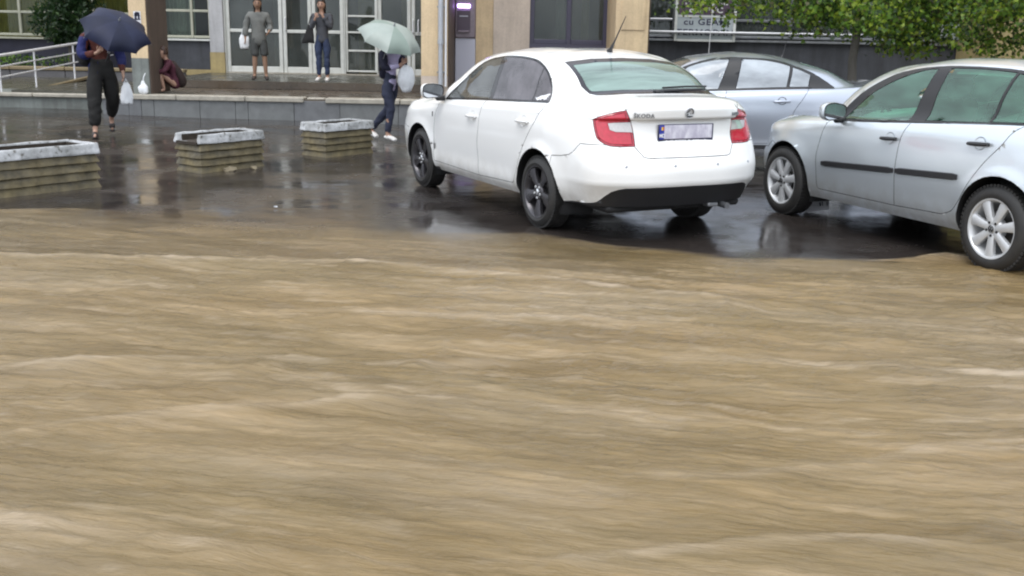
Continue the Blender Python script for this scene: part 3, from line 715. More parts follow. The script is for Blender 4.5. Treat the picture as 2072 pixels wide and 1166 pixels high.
CRUZE=[
 R_([(2.08,0),(2.03,.45),(1.86,.72)],[.77,.80,.81,.81,.81,.81,.81,.80,.78],[(-2.14,.72),(-2.25,.44),(-2.28,0)],zz([(0,.20),(3,.22),(10,.22),(12,.29),(14,.29)]),XC),
 R_([(2.19,0),(2.14,.46),(1.92,.76)],[.82,.855,.86,.86,.86,.86,.86,.86,.84],[(-2.18,.77),(-2.31,.46),(-2.34,0)],zz([(0,.28),(3,.29),(10,.29),(12,.38),(14,.38)]),XC),
 R_([(2.24,0),(2.18,.47),(1.95,.80)],[.85,.885,.872,.868,.868,.868,.875,.888,.87],[(-2.20,.80),(-2.33,.47),(-2.36,0)],zz([(0,.44),(10,.44),(14,.5)]),XC),
 R_([(2.25,0),(2.19,.47),(1.95,.81)],[.855,.89,.884,.88,.88,.88,.886,.893,.875],[(-2.20,.81),(-2.33,.47),(-2.355,0)],zz([(0,.57),(10,.58),(14,.62)]),XC),
 R_([(2.23,0),(2.16,.46),(1.92,.80)],[.85,.888,.888,.888,.888,.888,.89,.893,.872],[(-2.18,.80),(-2.29,.47),(-2.315,0)],zz([(0,.68),(3,.71),(10,.72),(14,.73)]),XC),
 R_([(2.18,0),(2.11,.45),(1.88,.77)],[.825,.872,.882,.886,.886,.886,.888,.887,.858],[(-2.15,.78),(-2.26,.46),(-2.285,0)],zz([(0,.75),(3,.79),(5,.83),(10,.85),(14,.86)]),XC),
 R_([(2.10,0),(2.03,.44),(1.83,.73)],[.775,.835,.862,.872,.872,.872,.872,.865,.825],[(-2.12,.75),(-2.245,.45),(-2.27,0)],zz([(0,.80),(2,.82),(3,.87),(4,.915),(5,.925),(6,.94),(10,.985),(14,1.0)]),XC),
 R_([(1.98,0),(1.92,.42),(1.76,.68)],[.71,.78,.82,.838,.84,.84,.838,.825,.775],[(-2.09,.71),(-2.23,.43),(-2.26,0)],zz([(0,.85),(2,.87),(3,.90),(4,.94),(5,.95),(6,.97),(7,.995),(8,1.018),(9,1.035),(10,1.055),(11,1.075),(14,1.08)]),XC),
 [(1.12,0,1.0),(1.06,.36,1.0),(.97,.62,.985),(.93,.70,.975),(.88,.755,.968),(.80,.80,.965),(.40,.818,.985),(-.10,.822,1.01),(-.60,.822,1.034),(-1.0,.815,1.052),(-1.32,.785,1.07),(-1.58,.71,1.085),(-1.68,.60,1.098),(-1.74,.34,1.11),(-1.75,0,1.115)],
 [(.74,0,1.22),(.71,.34,1.22),(.65,.56,1.21),(.615,.615,1.203),(.58,.66,1.197),(.52,.70,1.192),(.28,.728,1.205),(-.12,.742,1.22),(-.60,.742,1.232),(-.92,.73,1.236),(-1.12,.695,1.238),(-1.26,.635,1.245),(-1.33,.56,1.255),(-1.37,.32,1.275),(-1.38,0,1.28)],
 [(.34,0,1.405),(.32,.30,1.40),(.27,.50,1.385),(.24,.535,1.378),(.21,.56,1.372),(.16,.585,1.368),(.04,.61,1.385),(-.2,.625,1.403),(-.45,.622,1.40),(-.66,.605,1.383),(-.80,.58,1.362),(-.87,.55,1.352),(-.91,.51,1.357),(-.94,.28,1.388),(-.95,0,1.395)],
 [(.13,0,1.44),(.12,.22,1.436),(.09,.38,1.428),(.07,.42,1.422),(.05,.445,1.418),(.02,.46,1.418),(-.07,.47,1.432),(-.2,.48,1.444),(-.4,.48,1.446),(-.56,.465,1.436),(-.66,.44,1.423),(-.71,.41,1.415),(-.73,.37,1.416),(-.75,.2,1.436),(-.76,0,1.44)],
 [(-.03,0,1.462),(-.04,0,1.462),(-.05,0,1.463),(-.06,0,1.464),(-.08,0,1.465),(-.10,0,1.467),(-.14,0,1.47),(-.2,0,1.473),(-.32,0,1.473),(-.42,0,1.47),(-.49,0,1.467),(-.52,0,1.465),(-.54,0,1.464),(-.55,0,1.463),(-.56,0,1.462)],
]
def _herm(P,ms,sharp=(),ghost=None):
    """P: (n,m,3) interpolate along axis0"""
    P=np.asarray(P,float); n=len(P)
    if ghost is not None: Q=np.concatenate([ghost[0][None],P,ghost[1][None]])
    else: Q=np.concatenate([(2*P[0]-P[1])[None],P,(2*P[-1]-P[-2])[None]])
    h=np.maximum(np.linalg.norm(Q[1:]-Q[:-1],axis=-1,keepdims=True),1e-4)
    d=(Q[1:]-Q[:-1])/h
    T=(d[1:]*h[:-1]+d[:-1]*h[1:])/(h[1:]+h[:-1])
    out=[]
    for i in range(n-1):
        H=h[i+1]; m0=T[i].copy(); m1=T[i+1].copy()
        if i in sharp: m0=d[i+1]
        if i+1 in sharp: m1=d[i+1]
        for j in range(ms[i]):
            t=j/ms[i]
            out.append((2*t**3-3*t*t+1)*P[i]+(t**3-2*t*t+t)*H*m0+(-2*t**3+3*t*t)*P[i+1]+(t**3-t*t)*H*m1)
    out.append(P[-1]); return np.array(out)
def surface(rings,wheels=(),msk=None,msi=None,sharp=()):
    P=np.array(rings,float)              # k,i,3
    nk,ni=P.shape[:2]
    A=P.transpose(1,0,2)                 # i,k,3
    mir=np.array([1,-1,1])
    A=_herm(A,msi or [7]*(ni-1),ghost=(A[1]*mir,A[-2]*mir))
    B=A.transpose(1,0,2)                 # k,I,3
    g0=2*B[0]-B[1]; g1=B[-2]*mir
    B=_herm(B,msk or [5]*(nk-1),sharp=sharp,ghost=(g0,g1))
    B[:,0,1]=0; B[:,-1,1]=0; B[-1,:,1]=0
    B[:,:,1]=np.maximum(B[:,:,1],0)
    for (wx,wz,ra) in wheels:
        r=np.hypot(B[...,0]-wx,B[...,2]-wz)
        w=np.clip((r-ra)/.09,0,1); f=(1-w*w*(3-2*w))*(B[...,1]>.6)
        B[...,1]+=.014*f
    return B
def tris(B):
    a=B[:-1,:-1].reshape(-1,3);b=B[:-1,1:].reshape(-1,3);c=B[1:,1:].reshape(-1,3);d=B[1:,:-1].reshape(-1,3)
    T=np.concatenate([np.stack([a,b,c],1),np.stack([a,c,d],1)]); M=T*np.array([1,-1,1])
    return np.concatenate([T,M])
def cast(o,d,T):
    e1=T[:,1]-T[:,0];e2=T[:,2]-T[:,0]; p=np.cross(d,e2); det=(e1*p).sum(1)
    det=np.where(abs(det)<1e-12,1e-12,det); s=o-T[:,0]; u=(s*p).sum(1)/det; q=np.cross(s,e1); v=(q@d)/det; t=(e2*q).sum(1)/det
    ok=(u>-1e-6)&(v>-1e-6)&(u+v<1+1e-6)&(t>0)
    if not ok.any(): return None
    return o+d*t[ok].min()
# ------------------------------------------------------------------ car materials
def paint(name, c, metal, rough, dirt=(.30, .26, .19), zd=.50, flake=0):
    m, nt, b, out = new_mat(name)
    tc = N(nt, 'ShaderNodeTexCoord'); sx = N(nt, 'ShaderNodeSeparateXYZ'); nt.links.new(tc.outputs['Object'], sx.inputs[0])
    nz = noise_tex(nt, 6, 5, .65)
    ma = N(nt, 'ShaderNodeMapRange'); ma.inputs['From Min'].default_value = zd; ma.inputs['From Max'].default_value = .20
    nt.links.new(sx.outputs['Z'], ma.inputs['Value'])
    mu = N(nt, 'ShaderNodeMath', operation='MULTIPLY'); nt.links.new(ma.outputs[0], mu.inputs[0])
    r = ramp(nt, nz.outputs[0], [(.30, (.05, .05, .05)), (.72, (.75, .75, .75))]); nt.links.new(r.outputs[0], mu.inputs[1])
    mx = mixc(nt, mu.outputs[0], c, dirt); nt.links.new(mx.outputs[0], b.inputs['Base Color'])
    b.inputs['Metallic'].default_value = metal; b.inputs['Roughness'].default_value = rough
    b.inputs['Coat Weight'].default_value = 1.0; b.inputs['Coat Roughness'].default_value = .03
    # rain drops standing on the clear coat
    vo = N(nt, 'ShaderNodeTexVoronoi'); vo.inputs['Scale'].default_value = 55
    nt.links.new(tc.outputs['Object'], vo.inputs['Vector'])
    rd = ramp(nt, vo.outputs['Distance'], [(.0, (1, 1, 1)), (.30, (0, 0, 0))])
    bp = N(nt, 'ShaderNodeBump'); bp.inputs['Strength'].default_value = .10; bp.inputs['Distance'].default_value = .004
    nt.links.new(rd.outputs[0], bp.inputs['Height']); nt.links.new(bp.outputs[0], b.inputs['Coat Normal'])
    return m
paint('paint_white', (.80, .80, .79), 0, .35)
paint('paint_silver_blue', (.66, .71, .75), .60, .30)
paint('paint_silver', (.44, .475, .545), .62, .30)
pm('gap', (.012, .012, .013), .8)
pm('black_plastic', (.018, .018, .020), .45, bump=(120, .15, .002))
pm('black_gloss', (.014, .014, .017), .12)
pm('trim_purple', (.022, .02, .028), .25)
pm('rubber', (.016, .016, .017), .6, bump=(40, .2, .003), var=(14, .25), c2=(.030, .028, .025))
pm('under', (.010, .010, .011), .8)
pm('rim_dark', (.085, .082, .088), .32, .75, rvar=(9, .25, .45))
pm('rim_silver', (.58, .59, .60), .45, .45, rvar=(9, .38, .5))
pm('brake', (.15, .145, .14), .4, .8)
pm('chrome', (.75, .76, .78), .08, 1.0)
pm('badge_silver', (.62, .63, .65), .35, .5)
pm('cabin_dark', (.022, .023, .025), .8)
pm('seat_dark', (.028, .032, .032), .85, bump=(60, .3, .004))
pm('seat_grey', (.10, .11, .11), .85, bump=(60, .3, .004))
pm('cabin_light', (.42, .44, .42), .8)
pm('lamp_white', (.75, .76, .78), .15, .3, coat=1)
pm('lamp_red_deep', (.30, .003, .012), .18, coat=1, var=(18, .2), c2=(.42, .012, .04), stretch=(1, 1, 3))
pm('lamp_red', (.52, .006, .035), .2, coat=1, var=(30, .2), c2=(.38, .003, .018))
pm('lamp_clear', (.62, .60, .60), .12, .25, coat=1, var=(60, .25), c2=(.38, .36, .36), stretch=(1, 4, 1))
pm('plate_white', (.66, .65, .72), .4, var=(14, .12), c2=(.42, .40, .50), stretch=(1, 1.1, .5))
pm('plate_blue', (.015, .03, .30), .35)
pm('plate_navy', (.018, .018, .06), .35)
pm('flag_blue', (.02, .04, .35), .4); pm('flag_yellow', (.75, .52, .05), .4); pm('flag_red', (.55, .10, .05), .4)
pm('print_white', (.78, .78, .80), .4)
pm('mirror_glass', (.55, .57, .60), .03, 1.0)
glass('glass_dark', (.20, .19, .20), 1.05, 0, ((.40, .37, .41), .36, 5))
glass('glass_front', (.60, .64, .61), 1.1, 0, ((.50, .52, .50), .24, 5))
glass('glass_rear', (.34, .46, .42), 1.15, .02, ((.40, .57, .51), .58, 3.2, (2.2, .30, 1.4)))
glass('glass_green', (.50, .95, .74), 1.4, 0, ((.38, .86, .62), .15, 3.5, (1, 1, 2.6)))
glass('glass_pale', (.55, .62, .66), 1.3, .01, ((.70, .76, .82), .62, 2.0, (.6, 1, 1.6)))  # strong pale veil: reflected sky painted into the glass colour

# ------------------------------------------------------------------ car builder
def smooth_poly(segs):
    """segs: list of point lists; each list is rounded through its points, corners kept between lists"""
    out = []
    for s in segs:
        n = len(s)
        if n < 3: out += s; continue
        for i in range(n - 1):
            p0 = s[max(i - 1, 0)]; p1 = s[i]; p2 = s[i + 1]; p3 = s[min(i + 2, n - 1)]
            L_ = math.hypot(p2[0] - p1[0], p2[1] - p1[1]); k = 4 if L_ > .05 else 2
            for j in range(k):
                t = j / k
                out.append(tuple(.5 * (2 * p1[a] + (p2[a] - p0[a]) * t + (2 * p0[a] - 5 * p1[a] + 4 * p2[a] - p3[a]) * t * t + (3 * p1[a] - p0[a] - 3 * p2[a] + p3[a]) * t ** 3) for a in (0, 1)))
        out.append(s[-1])
    res = []
    for p in out:
        if not res or math.hypot(p[0] - res[-1][0], p[1] - res[-1][1]) > .004: res.append(p)
    return res
def inset_poly(P, d):
    n = len(P); ar = sum(P[i][0] * P[(i + 1) % n][1] - P[(i + 1) % n][0] * P[i][1] for i in range(n)); sg = 1 if ar > 0 else -1
    out = []
    for i in range(n):
        a, b, c = P[i - 1], P[i], P[(i + 1) % n]
        def nm(p, q):
            l = math.hypot(q[0] - p[0], q[1] - p[1]) or 1e-9; return (-(q[1] - p[1]) / l * sg, (q[0] - p[0]) / l * sg)
        n1, n2 = nm(a, b), nm(b, c); k = max(.35, (1 + n1[0] * n2[0] + n1[1] * n2[1]) / 2)
        out.append((b[0] + (n1[0] + n2[0]) / 2 / k * d, b[1] + (n1[1] + n2[1]) / 2 / k * d))
    return out
def circle(cx, cz, r, n=40): return [(cx + r * math.cos(2 * math.pi * i / n), cz + r * math.sin(2 * math.pi * i / n)) for i in range(n)]
def clip(poly, a, b, c):
    """keep a*x+b*y<=c"""
    out = []
    n = len(poly)
    for i in range(n):
        p, q = poly[i], poly[(i + 1) % n]
        dp = a * p[0] + b * p[1] - c; dq = a * q[0] + b * q[1] - c
        if dp <= 0: out.append(p)
        if dp * dq < 0:
            t = dp / (dp - dq); out.append((p[0] + (q[0] - p[0]) * t, p[1] + (q[1] - p[1]) * t))
    return out
def inpoly(x, y, P):
    c = False; n = len(P); j = n - 1
    for i in range(n):
        if (P[i][1] > y) != (P[j][1] > y) and x < (P[j][0] - P[i][0]) * (y - P[i][1]) / (P[j][1] - P[i][1]) + P[i][0]: c = not c
        j = i
    return c
S2 = math.sqrt(.5)
PROJ = {'side': [((0, 1, 0), (1, 0, 0), (0, 0, 1)), ((0, -1, 0), (1, 0, 0), (0, 0, 1))],
        'rear': [((-1, 0, 0), (0, 1, 0), (0, 0, 1))], 'front': [((1, 0, 0), (0, 1, 0), (0, 0, 1))], 'top': [((0, 0, 1), (1, 0, 0), (0, 1, 0))],
        'diag': [((-S2, S2, 0), (S2, S2, 0), (0, 0, 1)), ((-S2, -S2, 0), (S2, -S2, 0), (0, 0, 1))],
        'fdiag': [((S2, S2, 0), (S2, -S2, 0), (0, 0, 1)), ((S2, -S2, 0), (S2, S2, 0), (0, 0, 1))],
        'all': [((0, 1, 0), (1, 0, 0), (0, 0, 1))]}
class Car:
    def __init__(s, rings, wheels, pose, z, label, **kw):
        s.root = empty('parked_car', (pose[0], pose[1], z), pose[2])
        tag(s.root, label, 'car', 'cars parked on the wet forecourt')
        s.B = surface(rings, [(w[0], w[1], w[2]) for w in wheels], sharp=kw.get('sharp', ()))
        s.T = tris(s.B); s.Bt = s.T
        s.wheels = wheels
    def sy(s, x, z, side=1):
        p = cast(np.array([x, 3. * side, z]), np.array([0, -1. * side, 0]), s.T)
        return None if p is None else float(p[1])
    def sx(s, y, z):
        p = cast(np.array([-5., y, z]), np.array([1., 0, 0]), s.T); return float(p[0])
    def shell(s, regions, paintm):
        B = s.B; nk, ni = B.shape[:2]
        bm = bmesh.new()
        for sg in (1, -1):
            V = [[bm.verts.new((B[k, i, 0], sg * B[k, i, 1], B[k, i, 2])) for i in range(ni)] for k in range(nk)]
            for k in range(nk - 1):
                for i in range(ni - 1):
                    q = [V[k][i], V[k][i + 1], V[k + 1][i + 1], V[k + 1][i]]
                    if sg < 0: q.reverse()
                    bm.faces.new(q)
        bmesh.ops.remove_doubles(bm, verts=bm.verts, dist=2e-5)
        bmesh.ops.dissolve_degenerate(bm, edges=bm.edges, dist=1e-5)
        bm.normal_update()
        jobs = []
        for (name, pr, poly, thr, mats, inset) in regions:
            for si, (D, U, V_) in enumerate(PROJ[pr]):
                jobs.append((name, Vector(D), Vector(U), Vector(V_), poly, thr if pr != 'all' else -2, mats, inset))
        for (name, D, U, V_, poly, thr, mats, inset) in jobs:
            xs = [p[0] for p in poly]; ys = [p[1] for p in poly]
            bx = (min(xs) - .01, max(xs) + .01, min(ys) - .01, max(ys) + .01)
            cand = {}
            for f in bm.faces:
                if f.normal.dot(D) <= thr - .12: continue
                us = [v.co.dot(U) for v in f.verts]; vs = [v.co.dot(V_) for v in f.verts]
                bb = (min(us), max(us), min(vs), max(vs))
                if bb[1] > bx[0] and bb[0] < bx[1] and bb[3] > bx[2] and bb[2] < bx[3]: cand[f] = bb
            n = len(poly)
            for i in range(n):
                p, q = poly[i], poly[(i + 1) % n]
                if math.hypot(q[0] - p[0], q[1] - p[1]) < 1e-5: continue
                e = (min(p[0], q[0]) - .002, max(p[0], q[0]) + .002, min(p[1], q[1]) - .002, max(p[1], q[1]) + .002)
                fs = [f for f, bb in cand.items() if bb[1] > e[0] and bb[0] < e[1] and bb[3] > e[2] and bb[2] < e[3]]
                if not fs: continue
                nn = U * (q[1] - p[1]) - V_ * (q[0] - p[0]); nn.normalize()
                es = {ed for f in fs for ed in f.edges}; vv = {v for f in fs for v in f.verts}
                ret = bmesh.ops.bisect_plane(bm, geom=fs + list(es) + list(vv), dist=1e-5, plane_co=U * p[0] + V_ * p[1], plane_no=nn)
                for f in fs: cand.pop(f, None)
                for f in ret['geom']:
                    if isinstance(f, bmesh.types.BMFace) and f.is_valid:
                        us = [v.co.dot(U) for v in f.verts]; vs = [v.co.dot(V_) for v in f.verts]
                        cand[f] = (min(us), max(us), min(vs), max(vs))
        bm.normal_update()
        groups = {}
        for f in bm.faces:
            c = f.calc_center_median(); key = None
            for ji, (name, D, U, V_, poly, thr, mats, inset) in enumerate(jobs):
                if f.normal.dot(D) > thr and inpoly(c.dot(U), c.dot(V_), poly): key = ji; break
            groups.setdefault(key, []).append(f)
        # islands: slivers go to their neighbour, separate pieces become separate parts
        keyof = {f: k for k, fs in groups.items() for f in fs}
        def islands():
            seen = set(); res = []
            for f in bm.faces:
                if f in seen: continue
                k = keyof[f]; st = [f]; seen.add(f); isl = []
                while st:
                    g_ = st.pop(); isl.append(g_)
                    for e in g_.edges:
                        for h_ in e.link_faces:
                            if h_ not in seen and keyof[h_] == k: seen.add(h_); st.append(h_)
                res.append((k, isl))
            return res
        for k, isl in islands():
            if sum(f.calc_area() for f in isl) < 8e-4:
                nb = [keyof[h_] for f in isl for e in f.edges for h_ in e.link_faces if keyof[h_] != k]
                if nb:
                    t_ = max(set(nb), key=nb.count)
                    for f in isl: keyof[f] = t_
        objs = {}
        for key, fs in islands():
            if key is None: name, mats, inset = 'body_shell', (paintm, 'gap'), (.0025, .006)
            else: name, mats, inset = jobs[key][0], jobs[key][6], jobs[key][7]
            if name is None: continue          # openings
            b2 = bmesh.new(); vm = {}
            for f in fs:
                for v in f.verts:
                    if v not in vm: vm[v] = b2.verts.new(v.co)
                try: b2.faces.new([vm[v] for v in f.verts])
                except ValueError: pass
            bmesh.ops.remove_doubles(b2, verts=b2.verts, dist=.0022)
            bmesh.ops.dissolve_degenerate(b2, edges=b2.edges, dist=.0008)
            b2.normal_update()
            for f in b2.faces: f.smooth = True
            be = [e for e in b2.edges if e.is_boundary]
            inw = {}
            for e in be:
                f = e.link_faces[0]; t_ = (e.verts[1].co - e.verts[0].co).normalized()
                d_ = f.normal.cross(t_); c_ = f.calc_center_median() - e.verts[0].co
                if d_.dot(c_) < 0: d_ = -d_
                for v in e.verts: inw[v] = inw.get(v, Vector()) + d_
            nr = {v: v.normal.copy() for v in inw}
            for v in inw:
                if inw[v].length > 1e-6: inw[v] = inw[v].normalized()
            old = {v: v.co.copy() for v in inw}
            ret = bmesh.ops.extrude_edge_only(b2, edges=be)
            newv = [g_ for g_ in ret['geom'] if isinstance(g_, bmesh.types.BMVert)]
            newf = [g_ for g_ in ret['geom'] if isinstance(g_, bmesh.types.BMFace)]
            link_old = {}
            for nv in newv:
                for e in nv.link_edges:
                    ov = e.other_vert(nv)
                    if ov in inw and (ov.co - nv.co).length < 1e-7: link_old[nv] = ov
            for nv, ov in link_old.items(): nv.co = nv.co - nr[ov] * inset[1]
            for v in inw: v.co = old[v] + inw[v] * inset[0]
            b2.normal_update()
            for f in newf:
                f.material_index = 1; f.smooth = False
                for ed in f.edges: ed.smooth = False
            me = bpy.data.meshes.new(name); b2.to_mesh(me); b2.free()
            for t in mats: me.materials.append(MAT[t])
            o = link(name, me, s.root)
            objs.setdefault(name, []).append(o)
        bm.free()
        return objs
    def cabin(s, belt, xr, liner='cabin_dark', roof='cabin_light'):
        """inner door panels, floor and roof lining so that the glass looks into a real cabin"""
        B = s.B
        nx = np.zeros_like(B)
        du = np.gradient(B, axis=1); dv = np.gradient(B, axis=0)
        nn = np.cross(du, dv); nn /= np.maximum(np.linalg.norm(nn, axis=-1, keepdims=True), 1e-9)
        In = B - nn * .045; In[..., 1] = np.maximum(In[..., 1], 0)
        for nm, test, mt in (('door_lining', lambda c: xr[0] < c[0] < xr[1] and .3 < c[2] < belt(c[0]) - .035 and c[1] > .35 and all(math.hypot(c[0] - w_[0], c[2] - w_[1]) > w_[2] + .09 for w_ in s.wheels), liner), ('roof_lining', lambda c: c[2] > 1.375 and True, roof)):
            mb = MB()
            for sg in (1, -1):
                vs = []; fs = []
                for k in range(B.shape[0] - 1):
                    for i in range(B.shape[1] - 1):
                        q = [In[k, i], In[k, i + 1], In[k + 1, i + 1], In[k + 1, i]]
                        if test(sum(q) / 4):
                            o = len(vs); vs += [(p[0], sg * p[1], p[2]) for p in q]; fs.append((o, o + 1, o + 2, o + 3) if sg > 0 else (o + 3, o + 2, o + 1, o))
                mb.add(vs, fs)
            mb.build(nm, mt, s.root)
        MB().box(((xr[0] + xr[1]) / 2, 0, .34), (xr[1] - xr[0], 1.36, .06)).build('cabin_floor', 'cabin_dark', s.root, False)
    def seats(s, mat, xf, xb, hz=.0, rear=True):
        rk = R(-14)
        def one(name, x, y, w, headrests):
            mb = MB(); mb.box((x + .18, y, .52 + hz), (.52, w, .16), b=.05, Rm=Matrix.Rotation(R(-6), 3, 'Y'))
            mb.box((x - .14, y, .82 + hz), (.15, w, .62), b=.06, Rm=Matrix.Rotation(rk, 3, 'Y'))
            st = mb.build(name, mat, s.root)
            for hy in headrests:
                h = MB(); h.box((x - .25, y + hy, 1.20 + hz), (.10, .26, .17), b=.045, Rm=Matrix.Rotation(rk, 3, 'Y'))
                for dy in (-.05, .05): h.tube([(x - .235, y + hy + dy, 1.05 + hz), (x - .25, y + hy + dy, 1.15 + hz)], .007, 6)
                h.build('headrest', mat, st)
        one('front_seat', xf, .36, .50, (0,)); one('front_seat', xf, -.36, .50, (0,))
        if rear: one('rear_seat', xb, 0, 1.26, (-.42, .42))
        d = MB(); d.box((xf + .95, 0, .84), (.34, 1.38, .22), b=.06); d.box((xf + .85, 0, .62), (.16, 1.34, .3), b=.04)
        d.build('dashboard', 'cabin_dark', s.root)
        Mx = Matrix.Translation((xf + .66, .36, .90)) @ Matrix.Rotation(R(-62), 4, 'Y')
        mb = MB(); mb.tube([Mx @ Vector((.18 * math.cos(a), .18 * math.sin(a), 0)) for a in [i * math.pi / 12 for i in range(24)]], .015, 8, closed=True)
        for a in (0, 2.1, 4.2): mb.tube([Mx @ Vector((0, 0, -.02)), Mx @ Vector((.17 * math.cos(a + 1.57), .17 * math.sin(a + 1.57), 0))], .013, 6)
        mb.tube([Mx @ Vector((0, 0, .02)), Mx @ Vector((0, 0, -.20))], .03, 8)
        mb.build('steering_wheel', 'cabin_dark', s.root)
    def arches(s):
        for (wx, wz, ra, *_) in s.wheels:
            for sg in (1, -1):
                mb = MB(); n = 26; vs = []
                a0, a1 = R(-22), R(202)
                for i in range(n + 1):
                    a = a0 + (a1 - a0) * i / n
                    x = wx + (ra - .001) * math.cos(a); z = wz + (ra - .001) * math.sin(a)
                    y = s.sy(x, z) or .82
                    y = min(max(y, .70), .93)
                    x2 = wx + (ra + .012) * math.cos(a); z2 = wz + (ra + .012) * math.sin(a)
                    vs += [(x, sg * (y - .004), z), (x, sg * (y - .03), z), (x2, sg * (y - .05), z2), (x2, sg * .50, z2)]
                fs = []
                for i in range(n):
                    for j in range(3): fs.append((4 * i + j, 4 * i + 4 + j, 4 * i + 5 + j, 4 * i + 1 + j))
                mb.add(vs, fs)
                m_ = len(mb.v); mb.add([(wx + ra * 1.01 * math.cos(a0 + (a1 - a0) * i / n), sg * .50, wz + ra * 1.01 * math.sin(a0 + (a1 - a0) * i / n)) for i in range(n + 1)], [tuple(range(n + 1))])
                mb.build('wheel_arch_liner', 'under', s.root)
    def underbody(s, xf, xr, z=.26):
        mb = MB(); mb.box(((xf + xr) / 2, 0, z + .03), (xf - xr, 1.30, .06), b=.02)
        mb.box((0, 0, z + .06), (1.75, 1.56, .05), b=.02)
        mb.box((s.wheels[1][0], 0, .30), (.10, 1.3, .09), b=.02)
        mb.tube([(.8, -.25, z - .02), (-1.0, -.25, z - .02), (xr + .5, -.4, z - .01)], .03, 8)
        mb.build('underbody', 'under', s.root)
    def wheel(s, x, y, z, r, rr, w, style, sg):
        """axis along Y; sg=+1 faces left"""
        ro = empty('wheel', (x, y, z)); ro.parent = s.root
        Mx = Matrix.Rotation(R(-90) * sg, 4, 'X')       # local +Z -> outward (sg*Y)
        h = w / 2
        prof = [(rr - .012, -h + .01), (rr + .012, -h), (r * .80, -h - .004), (r - .028, -h + .008), (r - .006, -h + .035), (r, -h + .06), (r, h - .06), (r - .006, h - .035), (r - .028, h - .008), (r * .80, h + .004), (rr + .012, h), (rr - .012, h - .012)]
        t = MB().lathe(prof, 56, Mx)
        for k in range(60):                              # tread blocks on the shoulders
            a = 2 * math.pi * k / 60
            for e in (-1, 1):
                c = Vector(((r - .006) * math.cos(a), (r - .006) * math.sin(a), e * (h - .045)))
                Rm = (Mx @ Matrix.Rotation(a, 4, 'Z')).to_3x3()
                t.box(Mx @ c, (.018, .022, .045), Rm=Rm)
        t.build('tyre', 'rubber', ro)
        mt = 'rim_dark' if style == 'five' else 'rim_silver'
        rim = MB().lathe([(rr - .004, h - .006), (rr + .002, h - .002), (rr - .008, h - .004), (rr - .022, h - .022), (rr - .03, h - .06), (rr - .045, -h + .02)], 48, Mx)
        nsp = 5 if style == 'five' else 7
        for k in range(nsp):
            a = 2 * math.pi * k / nsp + math.pi / 2
            Ms = Mx @ Matrix.Rotation(a, 4, 'Z')
            if style == 'five':
                L_ = [(.035, .030), (.09, .032), (.15, .046), (rr - .012, .072)]
                top = [h - .030, h - .022, h - .016, h - .014]; ctr = .007
            else:
                L_ = [(.03, .026), (.08, .027), (.14, .032), (rr - .010, .041)]
                top = [h - .015, h - .011, h - .010, h - .012]; ctr = .0
            vs = []
            for (q, wd), tp in zip(L_, top):
                vs += [(q, -wd, tp - .03), (q, -wd, tp - .004), (q, -wd * .72, tp + (0 if ctr > 0 else .001)), (q, 0, tp + ctr + (0 if ctr > 0 else .002)), (q, wd * .72, tp + (0 if ctr > 0 else .001)), (q, wd, tp - .004), (q, wd, tp - .03)]
            fs = [(7 * i + j, 7 * i + 7 + j, 7 * i + 8 + j, 7 * i + 1 + j) for i in range(len(L_) - 1) for j in range(6)]
            rim.add([Ms @ Vector(v) for v in vs], fs)
        hr = 0 if style == 'five' else .008
        rim.lathe([(.0, h - .016), (.062 + hr, h - .016), (.074 + hr, h - .03), (.076 + hr, h - .07)], 30, Mx)
        rim.build('rim', mt, ro, angle=30)
        d = MB().lathe([(0, -.01), (.135, -.01), (.135, -.03), (0, -.03)], 30, Mx); d.build('brake_disc', 'brake', ro)
        MB().lathe([(rr - .03, -h + .03), (0, -h + .03)], 30, Mx).build('wheel_back', 'under', ro)
        for k in range(5):
            a = 2 * math.pi * k / 5 + .3
            MB().lathe([(.0, .004), (.009, .004), (.011, 0), (.011, -.01)], 8, Mx @ Matrix.Translation((.050 * math.cos(a), .050 * math.sin(a), h - .012))).build('lug_bolt', 'under' if style == 'seven' else 'rim_silver', ro)
        cp = MB().lathe([(0, .006), (.022, .005), (.028, .001), (.029, -.01)], 20, Mx @ Matrix.Translation((0, 0, h - .012)))
        cp.build('hub_cap', 'chrome' if style == 'five' else 'rim_silver', ro)
        if style == 'seven':                             # round V over W emblem in the cap
            e = MB(); zz_ = h - .003
            def bar(p, q): e.tube([Mx @ Vector((*p, zz_)), Mx @ Vector((*q, zz_))], .0028, 5)
            flip = -sg
            for p, q in (((-.012, .019), (0, .003)), ((.012, .019), (0, .003)), ((-.020, .010), (-.009, -.017)), ((-.009, -.017), (0, .0)), ((0, .0), (.009, -.017)), ((.009, -.017), (.020, .010))):
                r9 = Matrix.Rotation(-R(90) * 0, 2)
                bar((p[0], -p[1] * sg), (q[0], -q[1] * sg))
            e.tube([Mx @ Vector((.0235 * math.cos(i * math.pi / 10), .0235 * math.sin(i * math.pi / 10), zz_)) for i in range(20)], .0025, 5, closed=True)
            e.build('wheel_emblem', 'under', ro)
        return ro
    def all_wheels(s, r, rr, w, track, style):
        for (wx, wz, *_r) in s.wheels:
            for sg in (1, -1): s.wheel(_r[1] if len(_r) > 1 else wx, sg * track, r, r, rr, w, style, sg)
